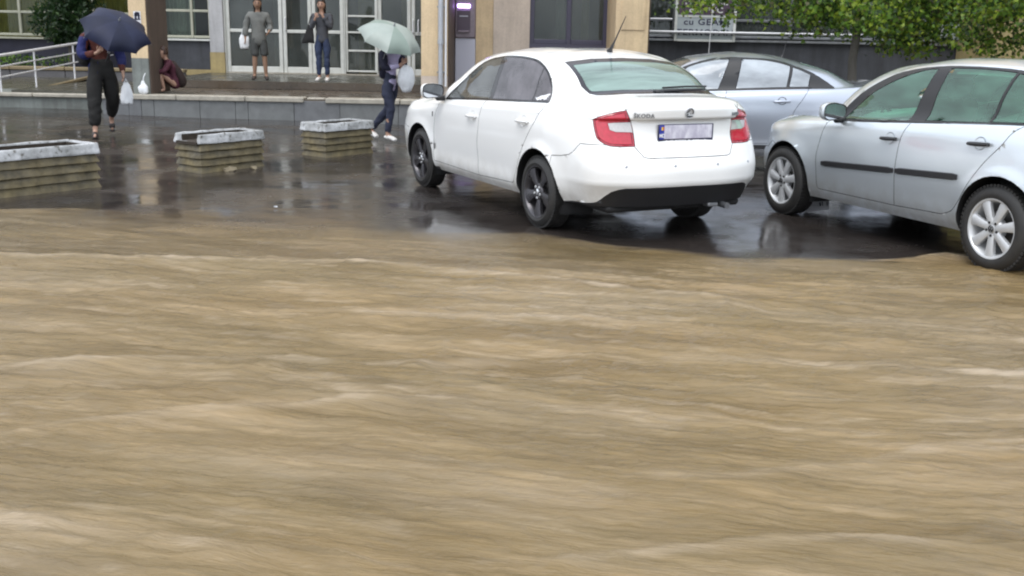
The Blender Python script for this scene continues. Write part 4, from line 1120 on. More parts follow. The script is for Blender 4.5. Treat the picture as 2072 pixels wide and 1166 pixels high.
    def handle(s, x, z, mat, sg=1, cup=None, L_=.20, slope=.03):
        y = s.sy(x, z, sg)
        f = lambda dx, dz: s.sy(x + dx, z + dz + slope * -dx, sg)
        mb = MB()
        for k in (-1, 1): mb.box((x + k * L_ * .42, f(k * L_ * .42, 0) + sg * .012, z - slope * k * L_ * .42), (.03, .03, .026), b=.008)
        pts = [(x + t * L_ / 2, f(t * L_ / 2, 0) + sg * (.034 - .012 * t * t), z - slope * t * L_ / 2) for t in (-1, -.6, -.2, .2, .6, 1)]
        mb.tube(pts, [.012, .015, .016, .016, .015, .012], 8)
        h = mb.build('door_handle', mat, s.root)
        if cup:
            n = 16; vs = []
            for ri, dep in ((1.0, .001), (.6, -.008), (0.01, -.014)):
                for k in range(n):
                    a = 2 * math.pi * k / n
                    xx = x + .055 * ri * math.cos(a); zz_ = z + .004 + .048 * ri * math.sin(a)
                    vs.append((xx, s.sy(xx, zz_, sg) + sg * (dep + .003), zz_))
            fs = [(a * n + k, a * n + (k + 1) % n, (a + 1) * n + (k + 1) % n, (a + 1) * n + k) for a in (0, 1) for k in range(n)]
            if sg > 0: fs = [tuple(reversed(q)) for q in fs]
            MB().add(vs, fs).build('handle_recess', cup, h)
    def mirror(s, x, y, z, paintm, sg=1, sc=1.0):
        mb = MB(); prof = []
        # rounded housing: superellipse sections along x
        vs = []; n = 20; secs = [(-.055, 1.0), (-.03, 1.04), (0, 1.0), (.035, .88), (.065, .66), (.085, .30), (.09, .02)]
        for dx, k in secs:
            for j in range(n):
                a = 2 * math.pi * j / n
                cy = math.copysign(abs(math.cos(a)) ** .6, math.cos(a)) * .115 * k; cz = math.copysign(abs(math.sin(a)) ** .65, math.sin(a)) * .075 * k
                if cy * sg < 0: cz *= .9
                vs.append((x + dx * sc, y + cy * sc, z + cz * sc))
        fs = [(i * n + j, i * n + (j + 1) % n, (i + 1) * n + (j + 1) % n, (i + 1) * n + j) for i in range(len(secs) - 1) for j in range(n)]
        mb.add(vs, [tuple(reversed(f)) for f in fs])
        o = mb.build('door_mirror', paintm, s.root)
        vs2 = [(x - .058 * sc, y + (p[1] - y) * 1.0, z + (p[2] - z) * 1.0) for p in vs[:n]]
        vs3 = [(x - .052 * sc, y + (p[1] - y) * .90, z + (p[2] - z) * .88) for p in vs[:n]]
        MB().add(vs2 + vs3, [(j, (j + 1) % n, n + (j + 1) % n, n + j) for j in range(n)]).build('mirror_rim', 'black_plastic', o)
        MB().add([(p[0] - .0005, p[1], p[2]) for p in vs3], [tuple(range(n))]).build('mirror_glass', 'mirror_glass', o)
        yb = s.sy(x + .03, z - .09 * sc, sg) or sg * .8
        MB().tube([(x + .03, yb - sg * .02, z - .075 * sc), (x + .02, (yb + y) / 2, z - .075 * sc), (x, y - sg * .06, z - .045 * sc)], [.028, .026, .03], 8).build('mirror_stalk', 'black_plastic', o)
def sym(pts): return pts + [(-y, z) for (y, z) in reversed(pts) if abs(y) > 1e-6]
PG = (.003, .007)
def back_text(car, txt, size, y, z, mat, name, xs=1.0, off=.004):
    x0 = car.sx(y, z); sl = (car.sx(y + .04, z) - car.sx(y - .04, z)) / .08; tz = (car.sx(y, z + .02) - car.sx(y, z - .02)) / .04
    ax = Vector((-sl, -1, 0)).normalized(); ay = Vector((tz, 0, 1)); ay = (ay - ax * ay.dot(ax)).normalized(); az = ax.cross(ay)
    Mx = Matrix((ax, ay, az)).transposed().to_4x4(); Mx.translation = Vector((x0, y, z)) + az * off
    return text_mesh(txt, size, name, mat, car.root, Mx, .0015, 1.15, .0016, xs)

# ---- white liftback (rear three-quarter view, in front of the planters)
SKODA.insert(7, R_([(2.06, 0), (2.0, .44), (1.835, .705)], [.77, .807, .826, .830, .830, .830, .830, .824, .786], [(-2.098, .716), (-2.228, .45), (-2.266, 0)],
    zz([(0, .745), (2, .766), (3, .828), (4, .883), (5, .903), (6, .918), (10, .965), (12, .976), (14, .978)]), XS))
sk = Car(SKODA, [(1.301, .305, .365, 1.301), (-1.335, .305, .368, -1.325)], (.3417, 10.4058, 2.0404), 0, 'white liftback car with wet rear window and red tail lights, nearest the planters', sharp=(2, 6, 7))
O = smooth_poly([[(.70, .953), (.655, .992), (.458, 1.14), (.249, 1.276), (.036, 1.358), (-.236, 1.398), (-.447, 1.409), (-.73, 1.404), (-.945, 1.38), (-1.123, 1.326), (-1.254, 1.251), (-1.345, 1.15), (-1.385, 1.06)],
                 [(-1.385, 1.052), (-1.115, 1.040), (-.284, 1.004), (.25, .978), (.66, .953)]])
OI = inset_poly(O, .013)
BL = sym([(0, 1.152), (.32, 1.149), (.57, 1.136), (.60, 1.145), (.605, 1.20), (.575, 1.31), (.545, 1.378), (.50, 1.386), (.30, 1.408), (0, 1.417)])
WS_ = sym([(0, 1.003), (.35, .998), (.60, .985), (.655, .992), (.665, 1.03), (.58, 1.22), (.515, 1.36), (.48, 1.378), (.30, 1.398), (0, 1.407)])
TLp = smooth_poly([[(-.917, .966), (-.955, .985), (-1.02, 1.008), (-1.10, 1.030), (-1.171, 1.044)], [(-1.199, .96), (-1.247, .769)], [(-1.20, .768), (-1.10, .770), (-1.042, .783), (-.986, .814), (-.963, .839), (-.937, .902), (-.917, .966)]])
RVp = [(-1.035, .945), (-1.078, .950), (-1.200, .955), (-1.222, .872), (-1.10, .876), (-1.056, .892)]
gateP = sym([(0, .679), (.38, .681), (.417, .690), (.475, .769), (.505, .96), (.54, 1.048), (.585, 1.085), (.618, 1.128), (.57, 1.137), (.32, 1.150), (0, 1.153)])
diffP = sym([(0, .20), (.9, .20), (.76, .30), (.72, .324), (.68, .385), (.655, .418), (.61, .438), (.564, .447), (.30, .452), (0, .453)])
fd = [(-.155, .302), (-.149, .46), (-.138, .6), (-.16, .73), (-.185, .93), (-.25, 1.012), (.20, .99), (.71, .962), (.83, .90), (.895, .72), (.915, .55), (.915, .42), (.90, .318)]
rd = [(-.155, .302), (-.149, .46), (-.138, .6), (-.16, .73), (-.185, .93), (-.25, 1.012), (-1.0, 1.04), (-1.375, 1.06), (-1.345, 1.0), (-1.306, .962), (-1.234, .853), (-1.101, .691), (-1.017, .545), (-.95, .42), (-.90, .345), (-.86, .325)]
rbP = [(-1.60, .646), (-1.72, .656), (-1.841, .677), (-1.90, .705), (-1.982, .778), (-2.6, .790), (-2.6, .1), (-1.50, .1)]
sk_parts = sk.shell([
    (None, 'side', circle(1.301, .305, .365), .2, None, None), (None, 'side', circle(-1.335, .305, .368), .2, None, None),
    ('side_window', 'side', clip(OI, -1, 0, .262), .2, ('glass_front', 'trim_purple'), (.003, .004)),
    ('side_window', 'side', clip(clip(OI, 1, 0, -.335), -1, 0, 1.085), .2, ('glass_dark', 'trim_purple'), (.003, .004)),
    ('quarter_window', 'side', clip(OI, 1, 0, -1.098), .2, ('glass_dark', 'trim_purple'), (.003, .004)),
    ('window_trim', 'side', O, .2, ('black_gloss', 'gap'), (.002, .003)),
    ('rear_window', 'rear', inset_poly(BL, .026), .05, ('glass_rear', 'trim_purple'), (.003, .003)), ('window_trim', 'rear', BL, .05, ('trim_purple', 'gap'), (.003, .003)),
    ('windshield', 'front', inset_poly(WS_, .026), .15, ('glass_front', 'trim_purple'), (.003, .003)), ('window_trim', 'front', WS_, .15, ('trim_purple', 'gap'), (.003, .003)),
    ('reverse_lamp', 'diag', RVp, .15, ('lamp_clear', 'lamp_red_deep'), (.003, .003)),
    ('brake_lamp', 'diag', inset_poly(TLp, .016), .12, ('lamp_red', 'lamp_red_deep'), (.002, .002)), ('tail_light', 'diag', TLp, .12, ('lamp_red_deep', 'gap'), (.003, .005)),
    ('diffuser', 'rear', diffP, .02, ('black_plastic', 'gap'), PG),
    ('tailgate', 'rear', gateP, .03, ('paint_white', 'gap'), PG),
    ('rear_bumper', 'all', rbP, 0, ('paint_white', 'gap'), PG),
    ('front_door', 'side', smooth_poly([fd[:6], fd[6:]]), .2, ('paint_white', 'gap'), PG),
    ('rear_door', 'side', smooth_poly([rd[:6], rd[7:]]), .2, ('paint_white', 'gap'), PG),
    ('headlight', 'fdiag', [(.72, .64), (.86, .66), (1.02, .655), (1.04, .70), (.90, .755), (.74, .735)], .15, ('lamp_white', 'chrome'), (.005, .004)),
    ('grille', 'front', sym([(0, .60), (.42, .61), (.44, .70), (0, .705)]), .2, ('black_gloss', 'chrome'), (.006, .004)),
    ('lower_grille', 'front', sym([(0, .31), (.45, .32), (.48, .43), (0, .44)]), .2, ('black_plastic', 'gap'), PG),
    ('front_bumper', 'all', [(1.62, .60), (1.80, .62), (2.5, .62), (2.5, .1), (1.60, .1)], 0, ('paint_white', 'gap'), PG),
    ('hood', 'top', [(1.04, 0), (1.0, .35), (.90, .62), (1.3, .70), (1.72, .66), (1.92, .40), (1.98, 0), (1.92, -.40), (1.72, -.66), (1.3, -.70), (.90, -.62), (1.0, -.35)], .3, ('paint_white', 'gap'), PG),
], 'paint_white')
for o in sk_parts.get('reverse_lamp', []): part_label(o, 'clear reversing lamp inside the red tail light')
sk.cabin(lambda x: .955 + .04 * (.7 - x), (-1.7, .95)); sk.seats('seat_dark', .05, -.95)
sk.arches(); sk.underbody(2.0, -2.16, .24); sk.all_wheels(.305, .222, .205, .745, 'five')
for sg in (1, -1):
    sk.handle(-.02, .842, 'paint_white', sg, 'paint_white'); sk.handle(-1.065, .878, 'paint_white', sg, 'paint_white'); sk.mirror(.735, sg * .955, 1.035, 'paint_white', sg, 1.0)
    MB().box((.952, sg * (abs(sk.sy(.952, .79)) + .001), .79), (.018, .006, .05), b=.002).build('side_repeater', 'black_gloss', sk.root)
# number plate with blue country band, dealer frame
px = sk.sx(0, .868) - .016
npl = empty('number_plate', (px, 0, .868)); npl.parent = sk.root
MB().box((.004, 0, -.004), (.010, .535, .140), b=.012).build('plate_frame', 'plate_navy', npl)
MB().box((-.004, -.012, .006), (.006, .475, .108), b=.003).build('plate', 'plate_white', npl)
MB().box((-.005, .235, .006), (.007, .046, .112), b=.003).build('country_band', 'plate_blue', npl)
for k, c_ in enumerate(('flag_blue', 'flag_yellow', 'flag_red')):
    MB().box((-.010, .2495 - k * .0125, .034), (.003, .0125, .026)).build('flag_stripe', c_, npl, False)
Bk = Matrix(((0, 0, -1), (-1, 0, 0), (0, 1, 0))).to_4x4()
text_mesh('MD', .040, 'country_letters', 'print_white', npl, Matrix.Translation((-.0105, .234, -.022)) @ Bk, .0006, 1.0, .0012, .85)
yy = .15
for wd in (.012, .012, .006, .014, .012, .014, .012, .013, .012, .012, .0, .022, .0, .0, .012, .012, .012, .012):
    if wd: MB().box((-.0015, yy - wd / 2, -.063), (.003, wd * .8, .012 if wd > .006 else .003)).build('printed_mark', 'print_white', npl, False)
    yy -= .0155
for yy in (.185, -.185): MB().lathe([(0, .003), (.006, .002), (.007, 0)], 10, Matrix.Translation((-.002, yy, -.063)) @ Matrix.Rotation(R(-90), 4, 'Y')).build('screw', 'print_white', npl)
# badge and lettering
ez = 1.022; ex = sk.sx(0, ez); tz = (sk.sx(0, ez + .02) - sk.sx(0, ez - .02)) / .04
az = Vector((-1, 0, tz)).normalized(); ax = Vector((0, -1, 0)); ay = az.cross(ax)
Em = Matrix((ax, ay, az)).transposed().to_4x4(); Em.translation = Vector((ex, 0, ez)) + az * .003
em = empty('badge', (0, 0, 0)); em.parent = sk.root; em.matrix_local = Em
MB().lathe([(0, .003), (.036, .003), (.040, .006), (.043, .005), (.045, 0)], 36).build('badge_ring', 'badge_silver', em)
mb = MB()
mb.prism([(-.034, -.021), (.034, -.021), (.026, -.030), (0, -.036), (-.026, -.030)], .004, .0055)
mb.prism([(-.036, -.012), (-.016, -.006), (-.010, -.014), (-.030, -.018)], .004, .0055)
mb.prism([(.020, -.010), (.036, -.004), (.033, .018), (.018, .034), (.004, .037), (.020, .026), (.027, .010)], .004, .0055)
for k in range(3): mb.prism([(-.034 + k * .010, .004 + k * .010), (-.016 + k * .008, .012 + k * .006), (-.014 + k * .008, .008 + k * .006), (-.032 + k * .010, -.001 + k * .010)], .004, .0055)
mb.lathe([(0, .0056), (.0045, .0056), (.0045, .004)], 10, Matrix.Translation((.009, -.006, 0)))
mb.build('badge_figure', 'gap', em, False)
back_text(sk, 'ŠKODA', .043, .405, 1.002, 'metal_grey', 'maker_lettering', 1.08)
back_text(sk, 'RAPID', .036, -.495, 1.003, 'metal_grey', 'model_lettering', .88)
for yy in (.569, .158, -.254, -.62):
    xx = sk.sx(yy, .617); MB().lathe([(0, .003), (.010, .003), (.012, 0)], 14, Matrix.Translation((xx, yy, .617)) @ Matrix.Rotation(R(-90), 4, 'Y')).build('parking_sensor', 'paint_silver', sk.root)
w = MB()
w.tube([(-1.845, -.02, 1.168), (-1.83, -.25, 1.176), (-1.795, -.50, 1.18)], [.016, .012, .008], 8)
w.tube([(-1.80, -.06, 1.192), (-1.775, -.30, 1.20), (-1.735, -.55, 1.198)], .008, 6)
w.box((-1.845, .01, 1.165), (.06, .08, .03), b=.01); w.build('rear_wiper', 'black_plastic', sk.root)
an = MB(); an.tube([(-1.05, 0, 1.465), (-1.07, 0, 1.49), (-1.13, 0, 1.56), (-1.29, 0, 1.765)], [.030, .016, .007, .003], 8); an.build('roof_antenna', 'black_plastic', sk.root)
MB().tube([(-2.0, -.42, .27), (-2.29, -.42, .265)], .026, 12).build('exhaust_pipe', 'metal_grey', sk.root)
MB().box((-2.22, -.30, .275), (.08, .10, .03), b=.006).build('tow_bracket', 'metal_grey', sk.root)
# white leaping-animal style sticker shape on the quarter glass
spts = [(-1.12, 1.085), (-1.155, 1.078), (-1.18, 1.088), (-1.215, 1.102), (-1.25, 1.105), (-1.30, 1.118), (-1.335, 1.125), (-1.345, 1.112), (-1.31, 1.103), (-1.335, 1.098), (-1.30, 1.088), (-1.325, 1.080), (-1.285, 1.070), (-1.255, 1.080), (-1.225, 1.062), (-1.215, 1.072), (-1.19, 1.060), (-1.165, 1.066)]
for sg in (1,):
    vs = [(x_, sg * (abs(sk.sy(x_, z_, sg)) + .003), z_) for x_, z_ in spts]
    MB().add(vs, [tuple(range(len(vs)))]).build('window_sticker', 'print_white', sk.root, False)

# ---- silver-blue hatchback at the right edge of the picture
go = Car(GOLF, [(1.255, .315, .372, 1.289), (-1.325, .315, .378, -1.289)], (3.7589, 8.9145, 1.9304), 0, 'silver blue hatchback with alloy wheels at the right, its rear wheel in the flood', sharp=())
FO = smooth_poly([[(.64, .925), (.56, .992), (.529, 1.07), (.386, 1.204), (.163, 1.321), (-.08, 1.386), (-.415, 1.422), (-.793, 1.430), (-1.144, 1.417), (-1.33, 1.38), (-1.44, 1.30), (-1.50, 1.18), (-1.52, 1.075)], [(-1.50, 1.058), (-1.057, 1.036), (-.308, .983), (.20, .948)]])
W1 = smooth_poly([[(.50, .948), (.49, .99), (.411, 1.078), (.236, 1.212), (-.003, 1.32), (-.219, 1.384), (-.365, 1.400)], [(-.285, .996), (.1, .970)]])
W2 = smooth_poly([[(-.462, 1.012), (-.492, 1.408)], [(-.52, 1.412), (-.819, 1.415), (-1.13, 1.402)], [(-1.085, 1.048), (-.8, 1.030)]])
W3 = smooth_poly([[(-1.105, 1.052), (-1.15, 1.398)], [(-1.26, 1.378), (-1.37, 1.30), (-1.42, 1.20), (-1.43, 1.085)], [(-1.41, 1.068)]])
gfd = [(-.256, .322), (-.251, .559), (-.258, .719), (-.281, .878), (-.335, .985), (.20, .95), (.62, .925), (.686, .906), (.743, .745), (.781, .601), (.774, .461), (.762, .34), (.735, .315)]
grd = [(-.256, .322), (-.251, .559), (-.258, .719), (-.281, .878), (-.335, .985), (-1.0, 1.03), (-1.44, 1.06), (-1.357, 1.0), (-1.291, .905), (-1.146, .748), (-1.048, .606), (-.96, .461), (-.887, .381), (-.783, .340)]
go_parts = go.shell([
    (None, 'side', circle(1.255, .315, .372), .2, None, None), (None, 'side', circle(-1.325, .315, .378), .2, None, None),
    ('side_window', 'side', W1, .2, ('glass_green', 'black_plastic'), (.006, .006)), ('side_window', 'side', W2, .2, ('glass_green', 'black_plastic'), (.006, .006)),
    ('quarter_window', 'side', W3, .2, ('glass_green', 'black_plastic'), (.006, .006)), ('window_trim', 'side', FO, .2, ('black_plastic', 'gap'), (.003, .004)),
    ('rear_window', 'rear', sym([(0, 1.10), (.45, 1.10), (.60, 1.115), (.56, 1.28), (.50, 1.365), (.30, 1.385), (0, 1.39)]), .1, ('glass_green', 'black_plastic'), (.004, .004)),
    ('windshield', 'front', sym([(0, 1.0), (.35, .995), (.60, .985), (.65, .99), (.66, 1.03), (.56, 1.22), (.49, 1.36), (.46, 1.375), (.30, 1.388), (0, 1.395)]), .15, ('glass_green', 'black_plastic'), (.004, .004)),
    ('tail_light', 'diag', [(-.72, .79), (-.86, .80), (-.96, .82), (-.95, .98), (-.86, 1.01), (-.76, 1.0), (-.70, .92)], .12, ('lamp_red', 'lamp_red_deep'), (.005, .004)),
    ('tailgate', 'rear', sym([(0, .63), (.50, .64), (.56, .72), (.62, .86), (.66, 1.05), (.66, 1.15), (.59, 1.34), (.54, 1.39), (0, 1.41)]), .05, ('paint_silver_blue', 'gap'), PG),
    ('rear_bumper', 'all', [(-1.66, .66), (-1.80, .74), (-2.5, .78), (-2.5, .1), (-1.60, .1)], 0, ('paint_silver_blue', 'gap'), PG),
    ('front_door', 'side', smooth_poly([gfd[:5], gfd[6:]]), .2, ('paint_silver_blue', 'gap'), PG),
    ('rear_door', 'side', smooth_poly([grd[:5], grd[6:]]), .2, ('paint_silver_blue', 'gap'), PG),
    ('headlight', 'fdiag', [(.68, .60), (.86, .605), (1.04, .60), (1.06, .66), (.92, .735), (.70, .725)], .15, ('lamp_white', 'chrome'), (.005, .004)),
    ('grille', 'front', sym([(0, .56), (.40, .57), (.43, .655), (0, .66)]), .2, ('black_gloss', 'chrome'), (.006, .004)),
    ('lower_grille', 'front', sym([(0, .29), (.45, .30), (.48, .42), (0, .43)]), .2, ('black_plastic', 'gap'), PG),
    ('front_bumper', 'all', [(1.41, .642), (1.50, .668), (1.62, .60), (2.5, .58), (2.5, .1), (1.56, .1)], 0, ('paint_silver_blue', 'gap'), PG),
    ('hood', 'top', [(1.04, 0), (1.0, .35), (.92, .60), (1.2, .70), (1.50, .62), (1.68, .40), (1.76, 0), (1.68, -.40), (1.50, -.62), (1.2, -.70), (.92, -.60), (1.0, -.35)], .3, ('paint_silver_blue', 'gap'), PG),
], 'paint_silver_blue')
go.cabin(lambda x: .955 + .055 * (.5 - x), (-1.75, .9), 'cabin_light'); go.seats('seat_dark', -.05, -1.0, .05)
go.arches(); go.underbody(1.9, -1.9, .25); go.all_wheels(.315, .216, .205, .765, 'seven')
for sg in (1, -1):
    go.handle(-.155, .846, 'black_plastic', sg, 'paint_silver_blue', .17, .05); go.handle(-1.10, .899, 'black_plastic', sg, 'paint_silver_blue', .19, .05)
    go.mirror(.47, sg * .985, 1.015, 'paint_silver_blue', sg, 1.0)
    for (xa, xb) in ((.695, -.238), (-.262, -.93)):          # rubbing strip, one length per door
        mb = MB(); vs = []; n = 14
        for i in range(n + 1):
            x_ = xa + (xb - xa) * i / n; zc = .548 + (.70 - x_) * .0555
            tp = .026 if 0 < i < n else .019
            for dz, dy in ((-tp, .002), (-tp * .8, .012), (tp * .8, .012), (tp, .002)):
                vs.append((x_, sg * (abs(go.sy(x_, zc + dz)) + dy), zc + dz))
        fs = [(4 * i + j, 4 * i + j + 1, 4 * i + j + 5, 4 * i + j + 4) for i in range(n) for j in range(3)] + [(0, 1, 2, 3), (4 * n + 3, 4 * n + 2, 4 * n + 1, 4 * n)]
        mb.add(vs, fs).build('rubbing_strip', 'black_plastic', go.root, angle=25)
# pale sun shade lying on the dash, seen through the front side glass
MB().add([(.62, .60, .95), (.25, .58, .97), (.05, .25, 1.03), (.10, -.45, 1.12), (.70, -.45, 1.04), (.85, .2, .99)], [(0, 1, 2, 3, 4, 5)]).build('sun_shade', 'cabin_light', go.root, False)
MB().add([(-.62, .30, 1.02), (-.95, .25, 1.05), (-1.1, -.3, 1.22), (-.85, -.45, 1.26), (-.55, -.1, 1.08)], [(0, 1, 2, 3, 4)]).build('folded_sheet', 'cabin_light', go.root, False)

# ---- silver saloon standing side-on behind
cr = Car(CRUZE, [(1.3425, .33, .365), (-1.3425, .33, .372)], (2.56, 14.0, math.pi), -.05, 'silver grey saloon car side-on behind the white car, facing left', sharp=())
CO = smooth_poly([[(.66, .985), (.60, 1.10), (.50, 1.245), (.491, 1.280), (.305, 1.350), (.091, 1.400), (-.09, 1.418), (-.235, 1.418), (-.532, 1.408), (-.70, 1.385), (-.865, 1.340), (-1.115, 1.245), (-1.37, 1.085)], [(-1.37, 1.066), (-1.05, 1.058), (-.15, 1.022), (.35, 1.0)]])
CW1 = smooth_poly([[(.55, 1.005), (.52, 1.12), (.46, 1.262), (.305, 1.330), (.091, 1.380), (-.085, 1.398)], [(.062, 1.032), (.3, 1.020)]])
CW2 = [(-.15, 1.042), (-.232, 1.398), (-.38, 1.397), (-.532, 1.387), (-.69, 1.363), (-.835, 1.322), (-.778, 1.070)]
CW3 = [(-.805, 1.072), (-.862, 1.312), (-.98, 1.272), (-1.085, 1.226), (-1.048, 1.078)]
cfd = [(.02, .375), (.03, .60), (.01, .80), (-.037, 1.03), (.40, 1.0), (.66, .98), (.80, .90), (.90, .70), (.92, .50), (.91, .39)]
crd = [(.02, .375), (.03, .60), (.01, .80), (-.037, 1.03), (-.6, 1.04), (-1.20, 1.062), (-1.051, 1.055), (-.948, .904), (-.83, .72), (-.80, .60), (-.84, .48), (-.83, .39)]
crd = [(.02, .375), (.03, .60), (.01, .80), (-.037, 1.03), (-.6, 1.04), (-1.051, 1.060), (-.948, .904), (-.86, .76), (-.88, .62), (-.91, .50), (-.90, .39)]
cr.shell([
    (None, 'side', circle(1.3425, .33, .365), .2, None, None), (None, 'side', circle(-1.3425, .33, .372), .2, None, None),
    ('side_window', 'side', CW1, .2, ('glass_pale', 'trim_purple'), (.006, .005)), ('side_window', 'side', CW2, .2, ('glass_pale', 'trim_purple'), (.006, .005)),
    ('quarter_window', 'side', CW3, .2, ('glass_pale', 'trim_purple'), (.006, .005)), ('window_trim', 'side', CO, .2, ('black_plastic', 'gap'), (.003, .004)),
    ('rear_window', 'rear', sym([(0, 1.135), (.40, 1.13), (.58, 1.12), (.56, 1.25), (.50, 1.345), (.3, 1.37), (0, 1.378)]), .05, ('glass_rear', 'trim_purple'), (.004, .004)),
    ('windshield', 'front', sym([(0, 1.02), (.35, 1.015), (.64, 1.0), (.66, 1.04), (.58, 1.22), (.50, 1.36), (.30, 1.382), (0, 1.39)]), .15, ('glass_front', 'trim_purple'), (.004, .004)),
    ('tail_light', 'diag', [(-.84, .78), (-1.15, .78), (-1.14, .97), (-.95, .99), (-.84, .93)], .12, ('lamp_red', 'lamp_red_deep'), (.005, .004)),
    ('trunk_lid', 'rear', sym([(0, .70), (.50, .70), (.56, .80), (.60, 1.02), (.62, 1.10), (0, 1.118)]), .05, ('paint_silver', 'gap'), PG),
    ('rear_bumper', 'all', [(-1.74, .64), (-2.0, .70), (-2.6, .76), (-2.6, .1), (-1.66, .1)], 0, ('paint_silver', 'gap'), PG),
    ('sill_trim', 'side', [(.98, .318), (.98, .362), (-.98, .362), (-.98, .318)], .1, ('black_plastic', 'gap'), (.003, .004)),
    ('front_door', 'side', smooth_poly([cfd[:4], cfd[5:]]), .2, ('paint_silver', 'gap'), PG), ('rear_door', 'side', smooth_poly([crd[:4], crd[5:]]), .2, ('paint_silver', 'gap'), PG),
    ('headlight', 'fdiag', [(.78, .66), (1.0, .655), (1.16, .66), (1.18, .72), (1.02, .80), (.80, .79)], .15, ('lamp_white', 'chrome'), (.005, .004)),
    ('grille', 'front', sym([(0, .50), (.40, .51), (.43, .70), (0, .72)]), .2, ('black_gloss', 'chrome'), (.006, .004)),
    ('front_bumper', 'all', [(1.70, .62), (1.90, .64), (2.6, .64), (2.6, .1), (1.66, .1)], 0, ('paint_silver', 'gap'), PG),
    ('hood', 'top', [(1.06, 0), (1.0, .36), (.95, .62), (1.3, .72), (1.70, .66), (1.88, .40), (1.95, 0), (1.88, -.40), (1.70, -.66), (1.3, -.72), (.95, -.62), (1.0, -.36)], .3, ('paint_silver', 'gap'), PG),
], 'paint_silver')
cr.cabin(lambda x: .99 + .045 * (.5 - x), (-1.6, .95)); cr.seats('seat_grey', .0, -.95)
cr.arches(); cr.underbody(2.0, -2.1, .24); cr.all_wheels(.33, .215, .205, .775, 'seven')
for sg in (1, -1):
    cr.handle(.20, .870, 'paint_silver', sg, 'black_plastic'); cr.handle(-.715, .905, 'paint_silver', sg, 'black_plastic')
    cr.mirror(.60, sg * 1.0, 1.06, 'paint_silver', sg, 1.05)
    MB().box((0, sg * (abs(cr.sy(0, .316)) + .002), .314), (1.9, .006, .007)).build('sill_strip', 'chrome', cr.root, False)
an = MB(); an.tube([(-.87, 0, 1.40), (-.885, 0, 1.425), (-.90, 0, 1.46), (-.93, 0, 1.63)], [.028, .016, .006, .003], 8); an.build('roof_antenna', 'black_plastic', cr.root)
# ------------------------------------------------------------------ concrete planters
pm('planter_olive', (.165, .132, .066), .5, var=(7, .2), c2=(.045, .036, .018), bump=(38, .6, .008), rvar=(6, .35, .75))
pm('planter_chip', (.24, .20, .13), .8, var=(25, .3), bump=(40, .7, .01))
m, nt, b, out = new_mat('planter_white')
nz = noise_tex(nt, 16, 6, .7); n2 = noise_tex(nt, 3, 4, .6)
r1 = ramp(nt, nz.outputs[0], [(.36, (.16, .15, .13)), (.43, (.48, .49, .50)), (.7, (.66, .67, .69))])
r2 = ramp(nt, n2.outputs[0], [(.38, (.42, .42, .40)), (.62, (1, 1, 1))])
mm = mixc(nt, .8, r1.outputs[0], r2.outputs[0], 'MULTIPLY'); nt.links.new(mm.outputs[0], b.inputs['Base Color']); b.inputs['Roughness'].default_value = .6
bp = N(nt, 'ShaderNodeBump'); bp.inputs['Strength'].default_value = .6; bp.inputs['Distance'].default_value = .012
nt.links.new(nz.outputs[0], bp.inputs['Height']); nt.links.new(bp.outputs[0], b.inputs['Normal'])
def rough_obj(name, vs, fs, mat, parent, cuts=5, amp=.005, sc=7., seed=0, bev=.0):
    bm = bmesh.new(); V = [bm.verts.new(v) for v in vs]
    for f in fs: bm.faces.new([V[i] for i in f])
    bmesh.ops.recalc_face_normals(bm, faces=bm.faces)
    if bev: bmesh.ops.bevel(bm, geom=bm.edges[:], offset=bev, segments=2, affect='EDGES', profile=.6)
    bmesh.ops.subdivide_edges(bm, edges=[e for e in bm.edges if e.calc_length() > .06], cuts=cuts, use_grid_fill=True)
    bm.normal_update()
    for v in bm.verts:
        p = v.co * sc + Vector((seed * 3.7, seed * 1.3, 0))
        v.co += v.normal * amp * (noise.noise(p) + .6 * noise.noise(p * 2.7)) * 1.6
    me = bpy.data.meshes.new(name); bm.to_mesh(me); bm.free()
    me.polygons.foreach_set('use_smooth', [True] * len(me.polygons)); me.set_sharp_from_angle(angle=R(35))
    me.materials.append(MAT[mat]); return link(name, me, parent)
BOXF = [(0, 1, 2, 3), (4, 5, 6, 7), (0, 1, 5, 4), (1, 2, 6, 5), (2, 3, 7, 6), (3, 0, 4, 7)]
def hexa(x0, x1, y0, y1, z0, z1, i0=0., i1=0.):
    return [(x0 - i0, y0 - i0, z0), (x1 + i0, y0 - i0, z0), (x1 + i0, y1 + i0, z0), (x0 - i0, y1 + i0, z0), (x0 - i1, y0 - i1, z1), (x1 + i1, y0 - i1, z1), (x1 + i1, y1 + i1, z1), (x0 - i1, y1 + i1, z1)]
